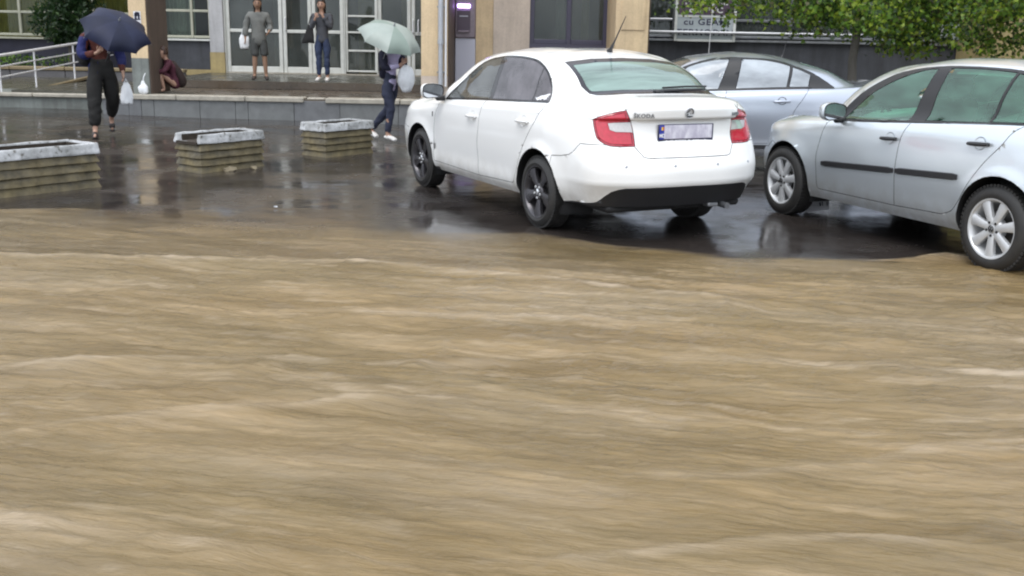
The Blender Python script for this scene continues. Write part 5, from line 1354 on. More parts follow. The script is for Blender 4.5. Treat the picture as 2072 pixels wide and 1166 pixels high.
def planter(loc, L_, W_, H_, label, broken=False, seed=0):
    ro = empty('concrete_planter', (loc[0], loc[1], float(z_ground(loc[0], loc[1])) - .01), R(54.5))
    tag(ro, label, 'planter', 'ribbed concrete planters in a row')
    rim = .105; n = 4; hc = (H_ - rim) / n
    for k in range(n):
        rough_obj('rib_course', hexa(0, L_, 0, W_, k * hc + .004, (k + 1) * hc, .016, -.012), BOXF, 'planter_olive', ro, 7, .005, 9, seed + k, .006)
        if k < n - 1: MB().box((L_ / 2, W_ / 2, (k + 1) * hc), (L_ - .03, W_ - .03, .02)).build('rib_joint', 'soil', ro, False)
    z0, z1 = H_ - rim, H_; t = .042; e = .022
    def bar(nm, x0, x1, y0, y1, za=z0, zb=z1, mat='planter_white', am=.006): return rough_obj(nm, hexa(x0, x1, y0, y1, za, zb, 0, -.010), BOXF, mat, ro, 7, am, 9, seed + 9 + x0, .012)
    bar('rim_side', -e, L_ + e, -e, t); bar('rim_side', -e, L_ + e, W_ - t, W_ + e)
    bar('rim_end', L_ + e - t, L_ + e - .002, t - .004, W_ - t + .004)
    if not broken: bar('rim_end', -e + .002, t, t - .004, W_ - t + .004)
    else: part_label(bar('rim_end', -e + .002, t, t - .004, W_ - t + .004, z0 + .001, z0 + .016, 'planter_white', .012), 'broken away end of the white rim')
    for (x0, x1, y0, y1) in ((t, L_ - t, t, t + .012), (t, L_ - t, W_ - t - .012, W_ - t), (L_ - t - .012, L_ - t, t + .013, W_ - t - .013)):
        MB().box(((x0 + x1) / 2, (y0 + y1) / 2, z0 + rim / 2 - .012), (x1 - x0, y1 - y0, rim - .014)).build('inner_face', 'soil', ro, False)
    MB().box((L_ / 2 - (.05 if broken else 0), W_ / 2, z0 + .006), (L_ - t, W_ - t * 1.4, .03)).build('soil', 'soil', ro, False)
    return ro
planter((-4.94, 9.70), 1.21, .52, .455, 'concrete planter box cut by the left picture edge, pitted white rim', seed=1)
planter((-3.50, 11.74), .90, .42, .44, 'middle concrete planter with one end of its white rim broken away', True, 2)
planter((-2.41, 13.44), .86, .42, .44, 'farthest concrete planter, whole white rim, beside the woman with the green umbrella', seed=3)
def rubble(loc, r, h, label, seed):
    bm = bmesh.new(); bmesh.ops.create_icosphere(bm, subdivisions=2, radius=1)
    for v in bm.verts:
        k = 1 + .45 * noise.noise(v.co * 1.3 + Vector((seed, 0, 0)))
        v.co = Vector((v.co.x * r * k, v.co.y * r * .7 * k, max(v.co.z, -.5) * h * k))
    me = bpy.data.meshes.new('concrete_chip'); bm.to_mesh(me); bm.free(); me.materials.append(MAT['planter_chip'])
    o = link('concrete_chip', me); o.location = (loc[0], loc[1], float(z_ground(*loc)) + h * .4); o.rotation_euler = (0, 0, seed)
    tag(o, label, 'rubble', 'broken concrete beside the middle planter')
rubble((-3.25, 12.0), .09, .035, 'larger flat broken concrete chip at the foot of the middle planter', 1)
rubble((-3.02, 12.18), .06, .03, 'smaller broken concrete chip by the right end of the middle planter', 2)
# sodden newspaper by the hatchback's front wheel
npz = empty('newspaper', (2.88, 10.02, .045), R(12)); npz.rotation_euler = (R(38), 0, R(8)); tag(npz, 'crumpled wet newspaper lying by the front wheel of the hatchback', 'newspaper')
mb = MB(); n = 9; vs = []
for i in range(n + 1):
    for j in range(n + 1):
        u_, v_ = i / n, j / n
        vs.append(((u_ - .5) * .24 + .03 * v_, (v_ - .5) * .17, .012 + .085 * u_ ** 1.5 * (.4 + .6 * v_) + .014 * noise.noise(Vector((u_ * 5, v_ * 5, 1)))))
mb.add(vs, [(i * (n + 1) + j, (i + 1) * (n + 1) + j, (i + 1) * (n + 1) + j + 1, i * (n + 1) + j + 1) for i in range(n) for j in range(n)])
mb.build('sheet', 'paper', npz)
mb = MB()
for (u_, v_, wu, wv) in ((.62, .25, .05, .3), (.72, .25, .03, .3), (.80, .55, .04, .35), (.66, .62, .03, .3), (.9, .2, .03, .3)):
    q = []
    for (a_, b_) in ((u_, v_), (u_ + wu, v_), (u_ + wu, v_ + wv), (u_, v_ + wv)):
        q.append(((a_ - .5) * .24 + .03 * b_, (b_ - .5) * .17, .017 + .085 * a_ ** 1.5 * (.4 + .6 * b_) + .014 * noise.noise(Vector((a_ * 5, b_ * 5, 1)))))
    mb.add(q, [(0, 1, 2, 3)])
mb.build('print', 'ink_dark', npz, False)

# ------------------------------------------------------------------ people
pm('skin', (.42, .26, .19), .5, var=(20, .3), c2=(.36, .21, .15)); pm('skin_tan', (.30, .18, .12), .5)
pm('hair_dark', (.022, .014, .010), .45, var=(40, .3), stretch=(1, 1, .1)); pm('hair_brown', (.06, .028, .018), .5, var=(40, .3), stretch=(1, 1, .1)); pm('hair_blond', (.30, .18, .08), .5, var=(40, .3), c2=(.17, .09, .04), stretch=(1, 1, .1))
def cloth(n, c, c2=None): pm(n, c, .8, var=(9, .25), c2=c2 or tuple(x * .6 for x in c), bump=(16, .6, .02))
cloth('jacket_blue', (.012, .018, .12)); cloth('shirt_rust', (.10, .022, .014)); cloth('trousers_black', (.006, .0055, .005)); cloth('denim', (.035, .055, .12), (.018, .026, .06)); cloth('denim_dark', (.03, .036, .07))
cloth('sweater_grey', (.075, .08, .095)); cloth('cardigan_navy', (.012, .012, .035)); cloth('shirt_lilac', (.58, .52, .72), (.40, .36, .55)); cloth('dress_maroon', (.085, .018, .035)); cloth('shawl_brown', (.035, .02, .018))
cloth('jacket_olive', (.17, .175, .165), (.12, .125, .12)); cloth('skirt_dark', (.075, .08, .078)); cloth('bag_black', (.012, .012, .013)); cloth('bag_white', (.80, .81, .83), (.66, .68, .70)); pm('shoe_white', (.74, .72, .70), .5, var=(20, .3), c2=(.55, .53, .5)); pm('sandal', (.03, .022, .02), .5)
def skin_obj(name, chains, mat, parent, sub=2, roots=(0,), wr=None):
    """chains: list of [(x,y,z,rx,ry)...] polylines; equal points are shared"""
    vs = []; rad = []; ix = {}; ed = []
    starts = []
    for ch in chains:
        pr = None
        for k, p in enumerate(ch):
            key = tuple(round(c, 4) for c in p[:3])
            if key not in ix:
                ix[key] = len(vs); vs.append(p[:3]); rad.append((p[3], p[4] if len(p) > 4 else p[3]))
                if k == 0: starts.append(ix[key])
            if pr is not None and pr != ix[key]: ed.append((pr, ix[key]))
            pr = ix[key]
    me = bpy.data.meshes.new(name); me.from_pydata(vs, ed, []); o = bpy.data.objects.new(name, me); col.objects.link(o)
    md = o.modifiers.new('skin', 'SKIN'); md.use_smooth_shade = True; md.branch_smoothing = .4
    for i, sv in enumerate(me.skin_vertices[0].data):
        sv.radius = rad[i]; sv.use_root = i in starts
    ss = o.modifiers.new('sub', 'SUBSURF'); ss.levels = sub; ss.render_levels = sub
    dg = bpy.context.evaluated_depsgraph_get()
    m2 = bpy.data.meshes.new_from_object(o.evaluated_get(dg)); bpy.data.objects.remove(o)
    if wr is None: wr = 0 if name in ('body', 'shoe', 'sandal') else .014
    if wr:
        sd_ = len(bpy.data.meshes) * .37
        for v in m2.vertices:
            q = v.co; w1 = noise.noise(Vector((q.x * 9, q.y * 9, q.z * 13 + sd_))); w2 = noise.noise(Vector((q.x * 22 + q.z * 14, q.y * 22, q.z * 20 + sd_)))
            v.co = q + v.normal * wr * (1.0 * w1 + .6 * w2 + .25)
    m2.materials.clear(); m2.materials.append(MAT[mat]); m2.polygons.foreach_set('use_smooth', [True] * len(m2.polygons))
    return link(name, m2, parent)
def lerp(a, b, t): return tuple(a[i] + (b[i] - a[i]) * t for i in range(3))
def hand_chains(w, d, thumb):
    """w wrist, d unit direction of the hand, thumb side vector"""
    w = Vector(w); d = Vector(d).normalized(); t = Vector(thumb); t = (t - d * t.dot(d)).normalized(); nrm = d.cross(t)
    palm = w + d * .075
    ch = [[(*w, .024), (*(w + d * .04), .030, .018), (*palm, .032, .016)]]
    for k, (o, l) in enumerate(((.027, .065), (.009, .075), (-.009, .070), (-.026, .055))):
        b0 = palm + t * o - d * .012; ch.append([(*b0, .0095), (*(b0 + d * l * .5 + nrm * .006), .009), (*(b0 + d * l * .85 + nrm * .024), .0075)])
    b0 = w + d * .035 + t * .022; ch.append([(*b0, .011), (*(b0 + t * .028 + d * .022), .0095), (*(b0 + t * .036 + d * .048 + nrm * .008), .008)])
    return ch
def head(parent, body_mesh_list, c, look, skin, hair, long=False, sc=1.0):
    """head with nose, ears, eyes, mouth and hair; c centre, look = yaw of the face in the person's frame"""
    ho = empty('head', c, look); ho.parent = parent
    bm = bmesh.new(); bmesh.ops.create_uvsphere(bm, u_segments=24, v_segments=18, radius=1)
    for v in bm.verts:
        x_, y_, z_ = v.co
        jaw = 1 - .28 * max(0, -z_) ** 1.5
        v.co = Vector((x_ * .074 * jaw, y_ * .092 * (1 - .10 * max(0, -z_)), z_ * .118))
        if y_ < 0:
            v.co.y -= .020 * math.exp(-((x_ / .16) ** 2 + ((z_ + .12) / .22) ** 2))           # nose
            v.co.y += .010 * (math.exp(-(((abs(x_) - .42) / .2) ** 2 + ((z_ - .08) / .14) ** 2)))  # eye sockets
            v.co.y -= .008 * math.exp(-((x_ / .3) ** 2 + ((z_ + .82) / .2) ** 2))             # chin
        if abs(x_) > .9 and abs(z_) < .3: v.co.x *= 1.12
    me = bpy.data.meshes.new('face'); bm.to_mesh(me); bm.free(); me.transform(Matrix.Scale(sc, 4))
    me.polygons.foreach_set('use_smooth', [True] * len(me.polygons)); me.materials.append(MAT[skin]); link('face', me, ho)
    for sx_ in (-1, 1):
        MB().lathe([(0, .004), (.008, .002), (.011, -.004)], 10, Matrix.Translation((sx_ * .030 * sc, -.082 * sc, .012 * sc)) @ Matrix.Rotation(R(90), 4, 'X')).build('eye', 'ink_dark', ho)
        MB().tube([(sx_ * .016 * sc, -.088 * sc, .032 * sc), (sx_ * .030 * sc, -.086 * sc, .036 * sc), (sx_ * .044 * sc, -.078 * sc, .030 * sc)], .004, 6).build('eyebrow', hair, ho)
    MB().tube([(-.022 * sc, -.082 * sc, -.055 * sc), (0, -.090 * sc, -.053 * sc), (.022 * sc, -.082 * sc, -.055 * sc)], [.003, .006, .003], 6).build('mouth', 'shirt_rust', ho)
    bm = bmesh.new(); bmesh.ops.create_uvsphere(bm, u_segments=28, v_segments=20, radius=1)
    kill = []
    for v in bm.verts:
        x_, y_, z_ = v.co
        f = 1 + .06 * noise.noise(v.co * 6)
        v.co = Vector((x_ * .085 * f, y_ * .104 * f + .010, z_ * .130 * f + .010))
        if y_ < -.25 and z_ < .45 - .2 * abs(x_): v.co.y += .055
        if z_ < -.15:
            if long:
                k = (-z_ - .15)
                if y_ > -.45: v.co.z -= k * .30; v.co.x *= 1 + .25 * k; v.co.y = v.co.y * .8 + .02
            elif z_ < -.45: v.co *= .72
    me = bpy.data.meshes.new('hair'); bm.to_mesh(me); bm.free(); me.transform(Matrix.Scale(sc, 4))
    me.polygons.foreach_set('use_smooth', [True] * len(me.polygons)); me.materials.append(MAT[hair]); link('hair', me, ho)
    return ho
def person(label, loc, rz, J, skin, top, bottom, shoes, hair, group=None, long=False, top_r=1.0, bot_r=1.0, bot_end=.94, top_end=.9, look=0, hips_down=0., skirt=None):
    """J joints in the person's own frame (faces -Y). Body is one skinned mesh; clothes, shoes, hair are children"""
    ro = empty('person', loc, rz); tag(ro, label, 'person', group)
    p, sp, ch, nk, hd = J['pelvis'], J['spine'], J['chest'], J['neck'], J['head']
    body = [[(*p, .088, .072), (*sp, .08, .066), (*ch, .10, .076), (*lerp(ch, nk, .8), .06, .055), (*nk, .048), (*lerp(nk, hd, .55), .046)]]
    for s_ in 'LR':
        sh, el, wr, hp, kn, an, to = (J[k + s_] for k in ('sh', 'el', 'wr', 'hip', 'kn', 'an', 'toe'))
        body.append([(*ch, .10, .076), (*sh, .048), (*lerp(sh, el, .5), .042), (*el, .038), (*lerp(el, wr, .4), .036), (*wr, .024)])
        body.append([(*p, .088, .072), (*hp, .068), (*lerp(hp, kn, .5), .066), (*kn, .053), (*lerp(kn, an, .35), .052), (*an, .034), (*lerp(an, to, .4), .036, .03), (*to, .030, .018)])
        hdv = J.get('hd' + s_, tuple(wr[i] - el[i] for i in range(3))); th = J.get('th' + s_, (0, -1, 0))
        body += hand_chains(wr, hdv, th)
    skin_obj('body', body, skin, ro)
    head(ro, None, hd, look, skin, hair, long)
    tb = [[(*lerp(p, sp, -.75 + hips_down), .135 * top_r, .11 * top_r), (*lerp(p, sp, .15), .135 * top_r, .11 * top_r), (*sp, .125 * top_r, .102 * top_r), (*ch, .15 * top_r, .112 * top_r), (*lerp(ch, nk, .75), .075, .068)]]
    for s_ in 'LR':
        sh, el, wr = J['sh' + s_], J['el' + s_], J['wr' + s_]
        tb.append([(*ch, .15 * top_r, .112 * top_r), (*sh, .070 * top_r), (*lerp(sh, el, .5), .060 * top_r), (*el, .054 * top_r), (*lerp(el, wr, top_end), .043 * top_r)])
    if top: skin_obj(top[0], tb, top[1], ro)
    bt = [[(*lerp(p, sp, 1.1), .118 * bot_r, .094 * bot_r), (*lerp(p, sp, .5), .124 * bot_r, .10 * bot_r), (*p, .138 * bot_r, .112 * bot_r)]]
    for s_ in 'LR':
        hp, kn, an = J['hip' + s_], J['kn' + s_], J['an' + s_]
        seq = [(*p, .138 * bot_r, .112 * bot_r), (*hp, .097 * bot_r), (*lerp(hp, kn, .5), .086 * bot_r), (*kn, .066 * bot_r)]
        if bot_end > .2: seq += [(*lerp(kn, an, .45), .060 * bot_r), (*lerp(kn, an, bot_end), .050 * bot_r)]
        bt.append(seq)
    if bottom: skin_obj(bottom[0], bt, bottom[1], ro)
    for s_ in 'LR':
        an, to = J['an' + s_], J['toe' + s_]
        if shoes:
            heel = (an[0] - (to[0] - an[0]) * .30, an[1] - (to[1] - an[1]) * .30, to[2] + .012)
            if shoes[0] == 'sandal': skin_obj('sandal', [[(*(heel[:2]), to[2] - .004, .046, .022), (*lerp(heel, to, .5)[:2], to[2] - .004, .050, .020), (*to[:2], to[2] - .004, .046, .020)], [(*lerp(an, to, .30), .048, .044), (*lerp(an, to, .85), .046, .034)]], shoes[1], ro)
            else: skin_obj('shoe', [[(*lerp(an, heel, .1), .045), (*lerp(an, heel, .7), .046, .044), (*lerp(an, to, .5), .046, .036), (*to, .044, .030), (*lerp(an, to, 1.12), .034, .022)]], shoes[1], ro)
    return ro
def umbrella(label, rim_c, axis, Rr, depth, mats, hand, seed=0):
    rim_c = Vector(rim_c); axis = Vector(axis).normalized()
    q = axis.to_track_quat('Z', 'Y'); ro = empty('umbrella', rim_c); ro.rotation_mode = 'QUATERNION'; ro.rotation_quaternion = q
    tag(ro, label, 'umbrella', 'umbrellas carried in the rain')
    n = 8; rnd = random.Random(seed)
    tipz = [rnd.uniform(-.03, .03) for _ in range(n)]
    def rib_pt(k, t): a = 2 * math.pi * (k % n) / n + seed; r_ = Rr * math.sin(t * 1.30) / math.sin(1.30); return Vector((r_ * math.cos(a), r_ * math.sin(a), depth * (math.cos(t * 1.30) - math.cos(1.30)) / (1 - math.cos(1.30)) + tipz[k % n] * t))
    for k in range(n):
        vs = []; nt_, ns = 8, 6
        for i in range(nt_ + 1):
            t = i / nt_
            A_, B_ = rib_pt(k, t), rib_pt(k + 1, t)
            for j in range(ns + 1):
                u_ = j / ns; p_ = A_.lerp(B_, u_)
                s_ = 4 * u_ * (1 - u_); r2 = math.hypot(p_.x, p_.y)
                k_ = 1 + (1 / math.cos(math.pi / n) - 1) * s_ * .25 - .09 * s_ * t ** 3
                vs.append((p_.x * k_, p_.y * k_, p_.z + .012 * s_ * t - .02 * s_ * t ** 4))
        fs = [(i * (ns + 1) + j, (i + 1) * (ns + 1) + j, (i + 1) * (ns + 1) + j + 1, i * (ns + 1) + j + 1) for i in range(nt_) for j in range(ns)]
        MB().add(vs, fs).build('canopy_panel', mats[k % len(mats)], ro)
        MB().tube([rib_pt(k, t) - Vector((0, 0, .008)) for t in (0, .25, .5, .75, 1.0, 1.03)], .004, 5).build('rib', 'metal_grey', ro)
    hl = (Vector(hand) - rim_c).length
    MB().tube([(0, 0, depth + .05), (0, 0, -hl - .05)], .007, 8).build('shaft', 'metal_grey', ro)
    MB().tube([(0, 0, -hl + .02), (0, 0, -hl - .13)], [.014, .016], 10).build('grip', 'black_plastic', ro)
    MB().lathe([(0, depth + .06), (.010, depth + .03), (.016, depth - .002)], 10).build('tip', 'metal_grey', ro)
    return ro
def blob_bag(name, label, loc, prof, mat, rz=0, squash=.55, seed=0, handles=None, cat='bag', group=None):
    """soft bag: lathe profile squashed and crumpled"""
    bm = bmesh.new(); n = 22; rows = []
    for (r_, z_) in prof:
        rows.append([bm.verts.new((r_ * math.cos(2 * math.pi * j / n), r_ * math.sin(2 * math.pi * j / n) * squash, z_)) for j in range(n)])
    for a_, b_ in zip(rows[:-1], rows[1:]):
        for j in range(n): bm.faces.new([a_[j], a_[(j + 1) % n], b_[(j + 1) % n], b_[j]])
    bm.faces.new(list(reversed(rows[0])))
    bmesh.ops.subdivide_edges(bm, edges=bm.edges[:], cuts=1, use_grid_fill=True); bm.normal_update()
    for v in bm.verts:
        v.co += v.normal * .014 * (noise.noise(v.co * 16 + Vector((seed, 0, 0))) + .7 * noise.noise(v.co * 34))
    me = bpy.data.meshes.new('bag_body'); bm.to_mesh(me); bm.free(); me.materials.append(MAT[mat]); me.polygons.foreach_set('use_smooth', [True] * len(me.polygons))
    ro = empty(name, loc, rz); tag(ro, label, cat, group); link('bag_body', me, ro)
    if handles:
        for pts in handles: MB().tube(pts, .009, 6).build('handle', mat, ro)
    return ro
# -- man under the dark blue umbrella, walking
zf = float(z_ground(-5.75, 14.9))
Jm = dict(pelvis=(0, 0, .93), spine=(0, .0, 1.10), chest=(0, -.02, 1.30), neck=(0, -.04, 1.48), head=(.03, -.12, 1.57),
    shL=(-.19, -.01, 1.40), elL=(-.24, -.06, 1.12), wrL=(-.06, -.25, 1.16), hdL=(.5, -.2, .5), thL=(0, 0, 1), shR=(.19, -.02, 1.40), elR=(.25, .02, 1.12), wrR=(.27, -.10, .89), hdR=(0, -.1, -1), thR=(0, -1, 0),
    hipL=(-.10, 0, .88), knL=(-.13, -.12, .50), anL=(-.15, -.18, .09), toeL=(-.17, -.36, .03), hipR=(.10, 0, .88), knR=(.12, .04, .50), anR=(.10, .32, .22), toeR=(.10, .30, .06))
pm_ = person('person in blue jacket and black trousers walking under a dark blue umbrella', (-5.78, 14.95, zf), R(24), Jm, 'skin', ('shirt', 'shirt_rust'), ('trousers', 'trousers_black'), ('sandal', 'sandal'), 'hair_dark', top_r=1.02, bot_r=1.42, bot_end=.84)
# open jacket over the shirt: back, sides and sleeves
skin_obj('jacket', [[(0, .055, .95, .15, .09), (0, .05, 1.12, .15, .09), (0, .035, 1.30, .17, .10), (0, .01, 1.44, .09, .07)], [(0, .035, 1.30, .17, .10), (-.20, .0, 1.39, .085), (-.235, -.04, 1.25, .080), (-.25, -.07, 1.11, .078), (-.17, -.16, 1.13, .066)],
    [(0, .035, 1.30, .17, .10), (.20, -.01, 1.39, .080), (.235, 0, 1.25, .074), (.258, .015, 1.11, .068), (.27, -.05, .97, .058)], [(0, .055, .95, .15, .09), (-.15, -.01, .96, .07)]], 'jacket_blue', pm_)
bp_ = skin_obj('backpack', [[(-.18, .15, .96, .12, .12), (-.19, .17, 1.14, .15, .15), (-.17, .15, 1.34, .11, .11)]], 'bag_black', pm_)
ru = pm_.matrix_basis.copy()
bpy.context.view_layer.update()
hand_w = pm_.matrix_world @ Vector((-.02, -.29, 1.22))
umbrella('dark blue umbrella tilted over the walking person at the left', (-5.39, 14.52, 1.52), (.46, -.46, .76), .47, .20, ['umb_blue', 'umb_blue2'] if pm('umb_blue', (.018, .023, .055), .55, var=(5, .3), spec=.25) and pm('umb_blue2', (.013, .017, .042), .55, var=(5, .3), spec=.25) else None, hand_w, .2)
hb = pm_.matrix_world @ Vector((.30, -.11, .80))
blob_bag('carrier_bag', 'white plastic carrier bag hanging from the walking person\'s hand at the left', (hb.x, hb.y, hb.z - .40), [(.07, .06), (.085, .10), (.085, .2), (.06, .30), (.03, .36)], 'bag_white', R(24), .45, 1, [[(-.03, 0, .33), (0, 0, .41), (.03, 0, .33)]])
# -- woman with the green umbrella
Jw = dict(pelvis=(0, 0, .86), spine=(0, -.01, 1.02), chest=(0, -.04, 1.20), neck=(0, -.07, 1.36), head=(0, -.11, 1.49),
    shL=(-.165, -.03, 1.29), elL=(-.20, -.10, 1.05), wrL=(-.03, -.26, 1.12), hdL=(.5, -.1, .4), thL=(0, 0, 1), shR=(.165, -.04, 1.29), elR=(.19, -.10, 1.04), wrR=(.05, -.27, 1.02), hdR=(-.5, -.1, .3), thR=(0, 0, 1),
    hipL=(-.085, 0, .82), knL=(-.07, -.08, .46), anL=(-.06, .0, .09), toeL=(-.08, -.17, .04), hipR=(.085, 0, .82), knR=(.07, .10, .47), anR=(.03, .45, .13), toeR=(.01, .30, .05))
zw = float(z_ground(-1.85, 15.6))
pw = person('person in navy cardigan, jeans and white sneakers walking under a pale green umbrella', (-1.84, 15.62, zw), R(52), Jw, 'skin', ('shirt', 'shirt_lilac'), ('jeans', 'denim_dark'), ('shoe', 'shoe_white'), 'hair_blond', long=True, top_r=.80, bot_r=.92, bot_end=.9, hips_down=-.15, look=R(-10))
skin_obj('cardigan', [[(-.02, .07, .88, .15, .085), (-.02, .06, 1.05, .155, .09), (-.01, .03, 1.20, .165, .10), (0, -.02, 1.32, .085, .065)], [(-.01, .03, 1.20, .165, .10), (-.17, -.03, 1.28, .072), (-.19, -.065, 1.17, .066), (-.20, -.10, 1.05, .062), (-.12, -.17, 1.08, .054)],
    [(-.01, .03, 1.20, .165, .10), (.17, -.04, 1.28, .072), (.185, -.07, 1.17, .066), (.19, -.10, 1.05, .062), (.13, -.17, 1.03, .054)]], 'cardigan_navy', pw)
bpy.context.view_layer.update()
pm('umb_green', (.315, .355, .325), .5, var=(5, .3), c2=(.25, .285, .26)); pm('umb_green2', (.225, .275, .24), .5, var=(5, .3), c2=(.17, .215, .185))
umbrella('pale green umbrella tilted over the woman beside the farthest planter', (-1.80, 15.28, 1.48), (.34, -.34, .88), .47, .22, ['umb_green', 'umb_green', 'umb_green2'], pw.matrix_world @ Vector((-.01, -.28, 1.18)), .1)
hb = pw.matrix_world @ Vector((.03, -.27, 1.0))
blob_bag('shopping_bundle', 'white plastic shopping bundle hugged in the arms of the woman with the green umbrella', (hb.x + .02, hb.y, hb.z - .21), [(.06, -.06), (.10, 0), (.135, .10), (.13, .20), (.09, .29), (.03, .33)], 'bag_white', R(52), .8, 3)
# -- woman waiting at the doors
Js = dict(pelvis=(0, 0, .87), spine=(0, 0, 1.03), chest=(0, -.01, 1.22), neck=(0, -.02, 1.38), head=(0, -.04, 1.51),
    shL=(-.17, 0, 1.31), elL=(-.20, -.06, 1.06), wrL=(-.10, -.17, 1.24), hdL=(.3, -.1, .9), thL=(1, 0, 0), shR=(.17, 0, 1.31), elR=(.19, -.08, 1.06), wrR=(.05, -.16, 1.30), hdR=(-.2, .1, 1), thR=(-1, 0, 0),
    hipL=(-.085, 0, .83), knL=(-.085, -.02, .47), anL=(-.085, .02, .09), toeL=(-.10, -.14, .035), hipR=(.085, 0, .83), knR=(.085, -.02, .47), anR=(.085, .02, .09), toeR=(.10, -.14, .035))
ps = person('person in grey sweater and jeans standing by the doors, hands raised to the face', (-3.93, 21.85, .57), R(-4), Js, 'skin', ('sweater', 'sweater_grey'), ('jeans', 'denim'), ('shoe', 'shoe_white'), 'hair_dark', long=True, top_r=.98, bot_r=.92, bot_end=.92, hips_down=-.1, group='people waiting on the terrace')
sb = empty('shoulder_bag', (-4.20, 21.82, 1.38)); tag(sb, 'black shoulder bag hanging from the standing woman in the grey sweater', 'bag')
rough_obj('bag_body', [(-.14, -.06, -.05), (.10, -.06, -.05), (.10, .06, -.05), (-.14, .06, -.05), (-.02, -.05, .30), (.09, -.05, .30), (.09, .05, .30), (-.02, .05, .30)], BOXF, 'bag_black', sb, 4, .012, 9, 2, .02)
MB().tube([(-.01, 0, .28), (.05, -.02, .47), (.10, .0, .515), (.13, .03, .46), (.08, .04, .28)], .010, 6).build('strap', 'bag_black', sb)
# -- figure in a long olive jacket
Jg = dict(Js); Jg.update(wrL=(-.26, -.06, .84), elL=(-.25, .0, 1.06), hdL=(0, -.1, -1), thL=(0, -1, 0), wrR=(.22, -.12, .98), elR=(.23, .02, 1.06), hdR=(-.3, -.5, -.6), thR=(0, -1, 0), knL=(-.09, -.01, .47), anL=(-.11, .02, .09), toeL=(-.13, -.13, .035), knR=(.10, -.01, .47), anR=(.12, .02, .09), toeR=(.15, -.13, .035))
pg = person('person in long olive jacket with bare legs standing in front of the left door', (-5.22, 21.85, .57), R(8), Jg, 'skin_tan', ('jacket', 'jacket_olive'), ('shorts', 'skirt_dark'), ('shoe', 'sandal'), 'hair_dark', long=True, top_r=1.18, bot_r=1.1, bot_end=.1, hips_down=-.55, group='people waiting on the terrace')
blob_bag('tote_bag', 'pale tote bag beside the person in the olive jacket', (-5.50, 21.78, 1.20), [(.08, 0), (.10, .06), (.10, .20), (.07, .27)], 'bag_white', 0, .4, 5, [[(-.05, 0, .25), (-.02, 0, .40), (.03, 0, .40), (.05, 0, .25)]])
# -- crouching figure by the pillar
Jc = dict(pelvis=(0, .12, .20), spine=(0, .10, .36), chest=(0, .02, .54), neck=(0, -.05, .68), head=(0, -.10, .80),
    shL=(-.15, .0, .62), elL=(-.19, -.17, .44), wrL=(-.07, -.29, .58), hdL=(.4, .2, .7), thL=(1, 0, 0), shR=(.15, .0, .62), elR=(.19, -.18, .43), wrR=(.04, -.30, .42), hdR=(-.6, -.2, -.2), thR=(0, 0, 1),
    hipL=(-.08, .10, .17), knL=(-.09, -.23, .44), anL=(-.08, -.14, .08), toeL=(-.09, -.30, .03), hipR=(.08, .10, .17), knR=(.09, -.23, .44), anR=(.08, -.14, .08), toeR=(.09, -.30, .03))
pc = person('person in maroon clothes crouching barefoot against the left pillar', (-6.30, 19.42, .425), R(-52), Jc, 'skin', ('blouse', 'dress_maroon'), None, None, 'hair_brown', top_r=1.02, group='people waiting on the terrace')
skin_obj('skirt', [[(0, .16, .14, .17, .13), (0, .02, .34, .16, .12), (-.07, -.16, .42, .09), (-.09, -.20, .34, .085)], [(0, .02, .34, .16, .12), (.07, -.16, .42, .09), (.09, -.20, .34, .085)]], 'dress_maroon', pc)
pc.scale = (.86, .86, .90)
skin_obj('shawl', [[(0, .30, .10, .16, .12), (0, .24, .32, .17, .11), (0, .12, .52, .17, .09), (0, .04, .64, .10, .07)]], 'shawl_brown', pc)
blob_bag('plastic_bag', 'small white plastic bag set down at the foot of the left pillar', (-6.49, 18.60, .45), [(.05, 0), (.085, .04), (.085, .12), (.045, .17), (.02, .23)], 'bag_white', 0, .7, 8, [[(0, 0, .21), (.02, 0, .30), (.05, .01, .36)]])

# ------------------------------------------------------------------ plants
def leaf_mat(n, c, tr):
    m, nt, b, out = new_mat(n)
    b.inputs['Base Color'].default_value = (*c, 1); b.inputs['Roughness'].default_value = .42
    nz = noise_tex(nt, 3.5, 3); r = ramp(nt, nz.outputs[0], [(.3, tuple(x * .7 for x in c)), (.7, c)]); nt.links.new(r.outputs[0], b.inputs['Base Color'])
    t = N(nt, 'ShaderNodeBsdfTranslucent'); t.inputs[0].default_value = (*tr, 1); mx = N(nt, 'ShaderNodeMixShader'); mx.inputs[0].default_value = .38
    nt.links.new(b.outputs[0], mx.inputs[1]); nt.links.new(t.outputs[0], mx.inputs[2]); nt.links.new(mx.outputs[0], out.inputs[0])
leaf_mat('leaf_bright', (.25, .34, .035), (.50, .62, .07)); leaf_mat('leaf_mid', (.12, .22, .028), (.24, .42, .05)); leaf_mat('leaf_dark', (.03, .065, .014), (.05, .10, .02)); leaf_mat('leaf_olive', (.085, .085, .02), (.14, .14, .03))
leaf_mat('conifer', (.022, .055, .018), (.03, .07, .02)); leaf_mat('conifer_light', (.05, .10, .025), (.06, .12, .03)); leaf_mat('bed_leaf', (.11, .22, .03), (.2, .38, .05)); leaf_mat('bed_leaf_grey', (.16, .20, .13), (.2, .26, .15))
pm('bark', (.17, .155, .135), .85, var=(12, .3), bump=(18, .8, .02), stretch=(1, 1, .25))
LOB = [(0, 0), (.20, .10), (.48, .06), (.36, .30), (.50, .52), (.22, .50), (.14, .70), (0, 1.0), (-.14, .70), (-.22, .50), (-.50, .52), (-.36, .30), (-.48, .06), (-.20, .10)]
